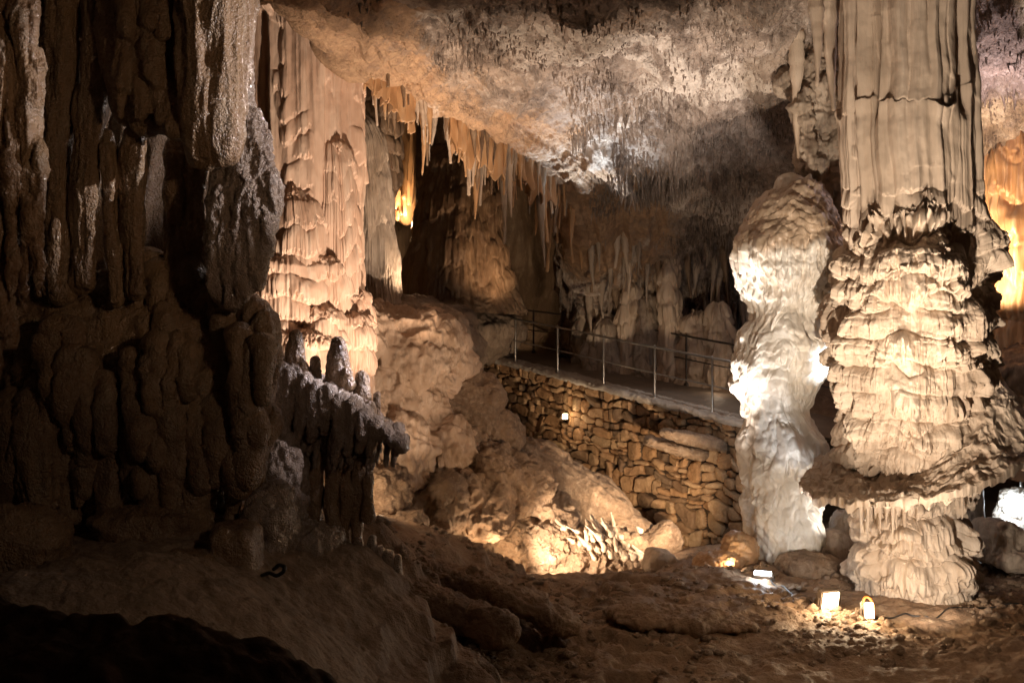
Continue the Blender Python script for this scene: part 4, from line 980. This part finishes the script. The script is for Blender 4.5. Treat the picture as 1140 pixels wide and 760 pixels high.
    clay('block', parts, .013, lambda x, y, z, n: flow_disp(.04, 4, .010, 5, .004)(x, y, z, n) + .012 * ridged(x * 1.2, y * 1.2, z * 4.5 + .8 * np.sin(x * 3), 3, .55) + .015 * ridged(x * 6 + .3 * np.sin(z * 3), y * 6, z * .8, 3, .55) + .012 * np.abs(fbm(x * 12, y * 12, z * 10, 3)), M['wet'], root, 3)
    for px, py, Y, r in [(292, 362, 6.7, 14), (276, 350, 6.9, 10)]:
        clay('knob', [pchain([(px, py + 20, Y, r), (px, py, Y, r * .95), (px + 1, py - 12, Y, r * .6)])], .012, flow_disp(.015, 8, .01, px), M['wet'], root, 3)
    # --- shelf with glitter
    root = empty('flowstone_shelf', at(380, 600, 7.4)); tag(root, 'glittering sloping shelf of flowstone on thin legs, with dark stubs on top', 'flowstone')
    parts = []
    for i, (x, t, b) in enumerate([(312, 402, 520), (324, 404, 500), (338, 412, 495), (350, 420, 505), (364, 424, 500), (378, 432, 520), (392, 438, 505), (404, 448, 520), (416, 458, 510), (428, 466, 505), (438, 474, 500), (446, 482, 495)]):
        for dY in (-.12, .04, .22, .42):
            parts.append(pchain([(x, t + 14 - dY * 16, 7.2 + dY, 12 - 4 * i / 11), (x - 2 + R.uniform(-3, 3), (t + b) / 2, 7.2 + dY, 9 - 3 * i / 11), (x - 6 + R.uniform(-3, 3), b - R.uniform(-8, 25), 7.25 + dY, 3)]))
    clay('shelf_top', parts, .010, lambda x, y, z, n: .012 * fbm(x * 6, y * 6, z * 4, 3) + np.clip(n[:, 2] + .45, 0, 1) * (.020 * np.abs(fbm(x * 24, y * 24, z * 20, 3)) + .012 * ridged(x * 10, y * 10, z * 8, 2)) + (1 - np.abs(n[:, 2])) * .012 * ridged(x * 14, y * 14, z * 1.2, 2), M['crystal'], root, 3)
    for i in range(26):
        x = R.uniform(318, 447); b0 = np.interp(x, [318, 380, 447], [495, 505, 500]); clay('drip', [pchain([(x, b0 - 26, 7.12 + R.uniform(0, .3), 5), (x - 2, b0, 7.14 + R.uniform(0, .2), 3.4), (x - 4, b0 + R.uniform(4, 22), 7.16, 1.8)])], .009, flow_disp(.006, 12, .006, x, .004), M['crystal'], root, 1)
    for x, t, b, r in [(322, 490, 590, 9), (338, 480, 612, 8), (352, 485, 600, 9), (372, 490, 606, 9), (386, 495, 614, 8), (401, 490, 612, 7), (330, 490, 560, 6), (410, 500, 560, 5)]:
        pts = [(x + R.uniform(-3, 3) - 4 * q, t + (b - t) * q, 7.3 + R.uniform(-.04, .04), r * R.uniform(.75, 1.2)) for q in np.linspace(0, 1, 6)]
        pts.append((pts[-1][0], b + 16, 7.3, r * 1.6))
        clay('leg', [pchain(pts)], .010, flow_disp(.012, 9, .01, x, .004), M['wet'], root, 2)
    for px, py, r in [(329, 376, 11), (376, 384, 11.5), (351, 402, 6), (403, 420, 8), (420, 440, 5)]:
        clay('stub', [pchain([(px, py + 46, 7.35, r * 1.2), (px, py + 14, 7.35, r), (px, py - 2, 7.35, r * .75)]), pchain([(px + 9, py + 44, 7.3, r * .8), (px + 9, py + 30, 7.3, r * .5)])], .010, flow_disp(.014, 9, .008, px, .005), M['wet'], root, 3)
    # --- stub stalagmites on the mud, right of the legs
    for i, (px, py, r) in enumerate([(385, 606, 7), (398, 602, 6), (408, 612, 6.5), (421, 612, 6), (432, 616, 6), (442, 620, 5), (414, 598, 5), (372, 600, 8)]):
        o = clay('stalagmite', [pchain([(px, py + 22, 7.15, r * 1.3), (px, py + 6, 7.15, r), (px + 1, py, 7.15, r * .8)])], .010, flow_disp(.008, 10, .006, px, .004), M['crystal'], None, 2)
        tag(o, 'thumb sized wet stalagmite in the row right of the shelf legs', 'stalagmite', 'small wet stalagmites beside the shelf legs')
    # --- blocks on the mud bank
    rock('boulder', [(262, 618, 6.2, 27, .2, 34, .1, 0, .45)], .013, 'squared dark boulder between the glittering shelf and the big dark folds', disp=boulder_disp(.02, .012, 3, 9), mat='wet')
    rock('boulder', [(212, 632, 5.95, 30, .16, 17, .2, 0, .5)], .013, 'low flat dark boulder just left of the squared one on the mud bank', disp=boulder_disp(.02, .012, 3, 9, 4), mat='wet')
    rock('boulder', [(26, 612, 5.7, 46, .25, 50, .1, .1, .8)], .014, 'round dark boulder on the mud bank at the left border', disp=boulder_disp(.04, .012, 3, 9, 7), mat='wet')
    rock('boulder', [(170, 585, 6.5, 60, .3, 22, .1, 0, .6)], .014, 'long dark hump under the folds of the big dark mass', disp=boulder_disp(.03, .015, 3, 9, 2), mat='wet')
    # rubble crust between the legs
    rock('flowstone_mound', [(300, 590, 6.7, 26, .25, 48, 0, .1, .9), (345, 608, 7.0, 30, .25, 22), (315, 540, 7.1, 22, .2, 50)], .011, 'craggy wet mound under the left end of the glittering shelf', 'flowstone', 'crystal', disp=lambda x, y, z, n: .04 * fbm(x * 5, y * 5, z * 5, 4) + .03 * ridged(x * 9, y * 9, z * 5, 3))
    # black twisted cable end
    tube('cable', [at(292, 640, 5.95), at(300, 637, 5.95), at(308, 641, 5.9), at(316, 636, 5.9), at(317, 630, 5.9), at(311, 628, 5.95), at(305, 633, 5.95)], .012, plain('black_rubber', (.01, .01, .01), .4), None, sub=4)
    tag(bpy.data.objects['cable'], 'short black curled cable end lying on the pale mud', 'cable')
near_left()

# long rounded rock ledges on the floor
rock('boulder', [(500, 678, 8.4, 80, .22, 17, 0, .36, .8), (545, 694, 8.3, 28, .2, 19, 0, .3, .6), (452, 655, 8.7, 40, .2, 14, 0, .35)], .013, 'long dark log shaped rock lying diagonally on the clay floor', mat='floor', disp=boulder_disp(.035, .02, 2.5, 8, 1))
rock('boulder', [(520, 648, 9.2, 90, .25, 12, 0, .3, .7), (600, 680, 8.9, 50, .22, 10, 0, .35)], .014, 'flat dark ledge of rock right behind the log shaped one', mat='floor', disp=boulder_disp(.05, .03, 2.5, 8, 6))
rock('boulder', [(760, 690, 9.6, 80, .3, 7, 0, .06, .7)], .015, 'thin flat ledge in the middle of the clay floor', mat='floor', disp=boulder_disp(.05, .03, 2.5, 8, 9))

# ================================================================== RIGHT SIDE
rock('boulder', [(1112, 604, 12.6, 22, .3, 24, .3, .2, .5), (1125, 622, 12.4, 18, .25, 12)], .014, 'pale angular boulder on the floor right of the big column foot', mat='column', disp=boulder_disp(.04, .02, 3, 9))
rock('boulder', [(928, 612, 12.9, 20, .3, 20, .2, 0, .6), (945, 590, 13.2, 18, .3, 22)], .014, 'grey rounded boulder squeezed between white stalagmite and big column', mat='column', disp=boulder_disp(.05, .02, 3, 9, 3))
rock('boulder', [(900, 632, 12.3, 34, .3, 14, .1, 0, .8)], .014, 'low flat boulder in front of the white stalagmite base', mat='boulder', disp=boulder_disp(.05, .02, 3, 9, 5))
rock('boulder', [(800, 628, 12.6, 28, .3, 12, .1, -.2, .8), (824, 614, 12.7, 18, .25, 20)], .014, 'yellowish slab lit from beneath beside the white stalagmite foot', mat='ochre', disp=boulder_disp(.04, .02, 3, 9, 7))
rock('boulder', [(733, 626, 13.2, 15, .2, 14, .4, .3, .5)], .014, 'small tilted pale block on the clay near the masonry foot', mat='column', disp=boulder_disp(.02, .01, 3, 9, 7))
rock('boulder', [(772, 489, 16.0, 36, .25, 6, .0, .22, .45), (752, 499, 16.2, 34, .25, 5, .0, .26, .45)], .016, 'flat slab lying on the masonry below its right coping', mat='boulder', disp=boulder_disp(.03, .02, 3, 9, 2))
rock('boulder', [(736, 604, 14.9, 22, .22, 17, .3, -.5, .5), (716, 618, 14.7, 16, .2, 10, .3, .2, .5)], .016, 'angular tilted boulder resting at the end of the lit rods', mat='boulder', disp=boulder_disp(.03, .02, 3, 9, 5))
def right_back():
    root = None
    Y0 = 15.4; k = Y0 / F
    o = simple_rev('flowstone_wall', 15.6, [(430, 1160, 60), (390, 1165, 66), (330, 1170, 70), (260, 1172, 76), (190, 1170, 78), (150, 1168, 70), (132, 1166, 40), (126, 1166, 12)], M['ochre'],
        lambda th, z, r, P: .14 * ridged(np.cos(th) * 4, np.sin(th) * 4, z * .2, 3) + tier(th, z, r, .7, .10, 5, warp=.7) + .12 * fbm(P[..., 0] * 1.5, P[..., 1] * 1.5, P[..., 2], 3) + .03 * ridged(np.cos(th) * 14, np.sin(th) * 14, z * .3, 2), 'blazing orange draped flowstone behind the right edge of the big column', 'flowstone')
    rock('outcrop', [(1140, 60, 16.5, 70, .8, 100, 0, 0, .7), (1180, 20, 16, 90, .8, 120)], .04, 'dull mauve grey rock face above the orange flowstone, at the top right border', 'rock outcrop', 'grey', disp=boulder_disp(.12, .08, 1.5, 5))
    rock('outcrop', [(1150, 440, 15, 60, .8, 60, 0, 0, .7)], .03, 'dark rock under the orange flowstone at the right border', 'rock outcrop', 'brown', disp=boulder_disp(.12, .05, 1.5, 6))
    rock('boulder', [(1136, 570, 14.2, 20, .3, 26, .2, .2, .6)], .016, 'white glaring rock at the right border lit by a cool lamp', mat='white', disp=boulder_disp(.06, .03, 3, 9))
    simple_rev('stalagmite', 13.6, [(660, 1082, 16), (600, 1084, 11), (560, 1085, 12), (520, 1083, 11), (470, 1080, 14)], M['grey'], lambda th, z, r, P: .04 * fbm(P[..., 0] * 4, P[..., 1] * 4, P[..., 2] * 2, 3), 'dark slim pillar standing right behind the pedestal of the big column', 'cave pillar', nt=160, nz=200)
    tube('handrail_post', [at(1137, 540, 13.8), at(1137, 470, 13.8)], .022, steel, None); tag(bpy.data.objects['handrail_post'], 'single steel post standing at the right border beyond the shield', 'post')
right_back()

# rubble on the floor
def rubble():
    n = 14000
    X = RNG.uniform(-1.2, 7, n); Y = RNG.uniform(7.4, 14.5, n)
    dens = fbm(X * .8, Y * .8, 9, 2) + .25 * (RNG.random(n) - .5)
    keep = dens > .02; X = X[keep]; Y = Y[keep]; n = len(X)
    S = .008 + .06 * RNG.random(n) ** 6
    Z = floor_z(X, Y) + S * .2
    ph = np.array([[0, 0, 1], [.9, 0, .3], [.28, .85, .3], [-.73, .53, .3], [-.73, -.53, .3], [.28, -.85, .3], [.9, .2, -.5], [-.2, .9, -.5], [-.9, -.2, -.5], [.1, -.9, -.5]])
    V = ph[None] * (S[:, None, None] * RNG.uniform(.6, 1.3, (n, 10, 3))) * np.array([1.2, 1, .7]) + np.stack([X, Y, Z], -1)[:, None]
    fc = np.array([(0, 1, 2), (0, 2, 3), (0, 3, 4), (0, 4, 5), (0, 5, 1), (1, 6, 2), (2, 6, 7), (2, 7, 3), (3, 7, 8), (3, 8, 4), (4, 8, 9), (4, 9, 5), (5, 9, 6), (5, 6, 1)])
    Q = (fc[None] + np.arange(n)[:, None, None] * 10).reshape(-1, 3)
    tag(link('rubble', raw_mesh('rubble', V, Q, False), M['boulder']), kind='stuff')
rubble()

# ================================================================== LAMPS AND FILL LIGHTS
glassw = plain('lamp_glass_warm', (1, .9, .7), .3, 0, (1, .80, .50), 30)
glassc = plain('lamp_glass_cool', (.9, .95, 1), .3, 0, (.85, .93, 1), 25)
housing = plain('lamp_housing', (.10, .07, .05), .5, .4)
def floodlight(name, loc, rz, w, h, glass, label, tilt=.2, group=None):
    import bmesh
    root = empty(name, loc, rz); tag(root, label, 'floodlight', group)
    def box(nm, c, s, mat, bev=.006):
        bm = bmesh.new(); bmesh.ops.create_cube(bm, size=1)
        bmesh.ops.scale(bm, vec=s, verts=bm.verts); bmesh.ops.bevel(bm, geom=bm.edges[:], offset=bev, segments=2, affect='EDGES')
        bmesh.ops.rotate(bm, matrix=Matrix.Rotation(tilt, 3, 'X'), verts=bm.verts)
        bmesh.ops.translate(bm, vec=c, verts=bm.verts); me = bpy.data.meshes.new(nm); bm.to_mesh(me); bm.free(); me.materials.append(mat)
        o = bpy.data.objects.new(nm, me); COL.objects.link(o); o.parent = root; return o
    box('housing', (0, 0, h * .6), (w, .10, h), housing, .012)
    box('lamp_glass', (0, -.056, h * .6 - .0 - .056 * math.sin(tilt)), (w * .88, .012, h * .86), glass, .004)
    for sx in (-1, 1): box('bracket', (sx * (w / 2 + .012), 0, h * .35), (.012, .03, h * .7), housing, .003)
    box('base', (0, 0, .01), (w * 1.1, .12, .02), housing, .004)
    return root
def light(kind, loc, energy, color, size=.08, target=None, spot=1.2, blend=.6, name='lamp_or_fill'):
    l = bpy.data.lights.new(name, kind); l.energy = energy; l.color = color
    if kind in ('POINT', 'SPOT'): l.shadow_soft_size = size
    if kind == 'SPOT': l.spot_size = spot; l.spot_blend = blend
    o = bpy.data.objects.new(name, l); COL.objects.link(o); o.location = loc
    if target is not None: o.rotation_euler = (Vector(target) - Vector(loc)).to_track_quat('-Z', 'Y').to_euler()
    return o
def on_floor(px, Y, dz=0):
    x = wx(px, Y); return (x, Y, float(floor_z(x, Y)) + dz)
WARM = (1, .74, .46); ORG = (1, .55, .25); COOL = (.82, .92, 1); NEU = (1, .88, .72)

def zf(px, Y): return on_floor(px, Y)
fl1 = floodlight('floodlight', on_floor(921, 10.4), .35, .22, .19, glassw, 'square glowing floodlight on the clay floor in front of the big column')
fl2 = floodlight('floodlight', on_floor(965, 9.9), .1, .10, .17, glassw, 'narrow glowing floodlight with an orange casing, nearest lamp on the floor', tilt=-.15)
def lamp_extras():
    # yoke and cooling ribs on the square lamp, a round hood on the narrow one
    x, y, z = fl1.location
    for k in range(4):
        tube('cooling_rib', [(x - .08, y + .055 + 0 * k, z + .05 + .04 * k), (x + .08, y + .085, z + .05 + .04 * k)], .006, housing, fl1)
    tube('yoke', [(x - .125, y, z + .11), (x - .125, y + .03, z + .05), (x - .1, y + .05, z + .01), (x + .1, y + .05, z + .01), (x + .125, y + .03, z + .05), (x + .125, y, z + .11)], .007, housing, fl1, sub=3)
    x, y, z = fl2.location
    rusty = plain('orange_casing', (.45, .14, .03), .5)
    tube('hood', [(x - .05, y - .02, z + .17), (x - .03, y - .01, z + .225), (x, y, z + .235), (x + .035, y - .01, z + .215), (x + .06, y - .02, z + .15), (x + .062, y - .02, z + .05)], .014, rusty, fl2, sub=3)
    blk = plain('cable_rubber', (.015, .013, .012), .5)
    for nm, pts, lb in (('power_cable', [(960, 9.95), (985, 9.98), (1010, 10.3), (1040, 10.2), (1075, 10.5), (1150, 10.4)], 'thin black cable trailing right from the narrow floor lamp'), ('power_cable', [(921, 10.45), (905, 10.7), (888, 10.9), (872, 11.3), (852, 11.65)], 'thin black cable linking the square floor lamp to the flat cool lamp')):
        P = []
        for q in np.linspace(0, len(pts) - 1, 40):
            px = np.interp(q, range(len(pts)), [p[0] for p in pts]); Yq = np.interp(q, range(len(pts)), [p[1] for p in pts]); P.append(on_floor(px, Yq, .012))
        tag(tube(nm, P, .008, blk, None), lb, 'cable')
lamp_extras()
floodlight('floodlight', on_floor(850, 11.6), -.4, .22, .07, glassc, 'flat cool white lamp lying near the white stalagmite foot', tilt=-.9)
floodlight('floodlight', tuple(np.array(at(628, 467, 18.9))), .3, .11, .11, glassw, 'small lit spotlight fixed on the masonry face', tilt=0)

# pool of light around the floor lamps
light('POINT', np.array(on_floor(921, 10.15, .22)), 13, WARM, .05)
light('POINT', np.array(on_floor(966, 9.68, .20)), 12, WARM, .05)
light('POINT', np.array(on_floor(850, 11.4, .14)), 7, COOL, .05)
# column floods, low on the clay to its left
PALE = (1, .86, .70)
light('SPOT', (2.7, 7.7, .5), 860, (1, .82, .63), .05, at(1030, 250, 11.5), 1.15, .7)
light('SPOT', (3.9, 9.3, .25), 110, PALE, .05, at(1020, 580, 11.5), 1.5, .7)
light('SPOT', (3.3, 8.6, .3), 600, (1, .82, .63), .06, at(1010, 120, 11.5), .8, .7)
# white stalagmite
light('SPOT', at(948, 420, 12.3), 50, COOL, .05, at(870, 385, 13), 1.25, .8)
light('SPOT', (3.3, 11.0, .2), 105, (.97, .96, .96), .06, at(880, 330, 13), .9, .7)
light('SPOT', at(938, 590, 12.4), 7, (1, .93, .84), .05, at(872, 540, 13), 1.9, .8)
light('POINT', at(822, 494, 14.3), 14, COOL, .05)
light('POINT', np.array(on_floor(812, 12.3, .1)), 5, WARM, .04)
# salmon column: flood behind the glittering shelf
light('SPOT', at(520, 590, 9.7), 1150, (1, .76, .56), .06, at(350, 160, 13.2), 1.0, .7)
light('SPOT', at(520, 540, 11.3), 130, (1, .76, .55), .06, at(445, 385, 14.2), .95, .8)
# crystal mound
light('SPOT', np.array(on_floor(610, 13.35, .22)), 150, (1, .76, .52), .05, at(660, 592, 14.6), 1.9, .6)
light('POINT', np.array(on_floor(552, 13.5, .25)), 22, (1, .70, .42), .05)
light('POINT', at(415, 545, 12.2), 14, (1, .72, .45), .05)
# masonry and the boulders before it
light('SPOT', at(770, 600, 12.9), 560, (1, .74, .48), .08, at(675, 525, 17), 1.12, .8)
light('SPOT', at(700, 560, 12.6), 55, (1, .66, .38), .10, at(520, 470, 15), 1.3, .8)
light('POINT', np.array(at(628, 461, 18.9)) + np.array([0, -.25, 0]), 4, WARM, .05)
# roof lights over the walkway, and unseen fill points added behind the path
light('SPOT', at(640, 240, 18.9), 120, (1, .93, .88), .06, at(640, 425, 19.0), 1.5, .6)
light('SPOT', at(780, 260, 16.2), 60, (1, .93, .88), .06, at(770, 458, 16.6), 1.4, .6)
for q_, Y_, e_ in ((700, 20.0, 6), (800, 18.6, 2), (620, 21.6, 5), (560, 23.0, 3)):
    light('POINT', at(q_, 425, Y_), e_, (1, .74, .5), .06)
# vault
light('SPOT', at(700, 400, 19.0), 1500, COOL, .08, at(652, 135, 16.2), .62, .9)
light('SPOT', at(800, 600, 12.2), 900, (1, .88, .78), .10, at(740, 80, 14.5), .92, .9)
light('SPOT', at(640, 620, 12.9), 850, (1, .78, .58), .10, at(620, 30, 13.5), 1.05, .9)
light('SPOT', at(480, 520, 12.0), 330, (1, .66, .40), .08, at(500, 110, 14.5), .9, .8)
# amber glow behind the curtain
light('POINT', at(456, 250, 20.9), 110, (1, .66, .36), .05)
light('SPOT', at(590, 345, 18.6), 90, (1, .62, .34), .08, at(515, 230, 20.5), 1.3, .8)
light('SPOT', at(470, 335, 15.0), 60, (1, .72, .48), .06, at(418, 220, 15.2), 1.6, .8)
# orange behind the column
light('SPOT', at(1092, 330, 14.2), 380, (1, .70, .42), .06, at(1135, 210, 15.4), 2.0, .6)
light('POINT', at(1118, 560, 13.9), 16, COOL, .05)
light('POINT', at(1112, 120, 13.2), 30, (1, .8, .8), .08)
# cool light across the hall that makes the wet left rocks glint
light('SPOT', (2.2, 6.9, 3.3), 260, (1, .88, .92), .025, at(385, 455, 7.2), .30, .8)
light('SPOT', at(520, 60, 9.6), 60, (1, .86, .80), .05, at(210, 170, 6.7), .7, .9)
light('SPOT', (2.6, 5.9, 4.4), 760, (.96, .88, .90), .03, at(165, 120, 6.7), .46, .7)
light('SPOT', (.5, 8.0, 3.9), 520, (.93, .88, 1), .03, at(370, 420, 7.4), .36, .8)
# warm fill spots added on the camera side, no fixtures there
light('SPOT', (2.4, 1.8, 3.9), 120, (1, .66, .40), .10, at(130, 90, 6.8), .72, .9)
light('SPOT', (1.9, 2.6, 4.0), 50, (1, .72, .52), .08, at(250, 640, 6.3), 1.0, 1)
light('SPOT', (3.6, 4.6, 4.9), 210, (1, .70, .45), .12, at(900, 730, 9.0), .95, .9)

# ================================================================== WORLD AND CAMERA
w = bpy.data.worlds.new('World'); scene.world = w; w.use_nodes = True
w.node_tree.nodes['Background'].inputs[0].default_value = (.5, .36, .25, 1); w.node_tree.nodes['Background'].inputs[1].default_value = .01
cam = bpy.data.cameras.new('camera'); co = bpy.data.objects.new('camera', cam); COL.objects.link(co)
cam.lens = 35; cam.sensor_width = 36; cam.clip_end = 200; cam.clip_start = .05
co.location = (0, 0, CZ); co.rotation_euler = (math.radians(90), 0, 0)
scene.camera = co
scene.view_settings.view_transform = 'Standard'; scene.view_settings.look = 'None'; scene.view_settings.gamma = 1; scene.view_settings.exposure = .48
scene.cycles.use_adaptive_sampling = True; scene.cycles.adaptive_threshold = .03; scene.cycles.use_denoising = True; scene.cycles.denoiser = 'OPENIMAGEDENOISE'
scene.cycles.max_bounces = 5; scene.cycles.diffuse_bounces = 3
scene.cycles.sample_clamp_indirect = 4
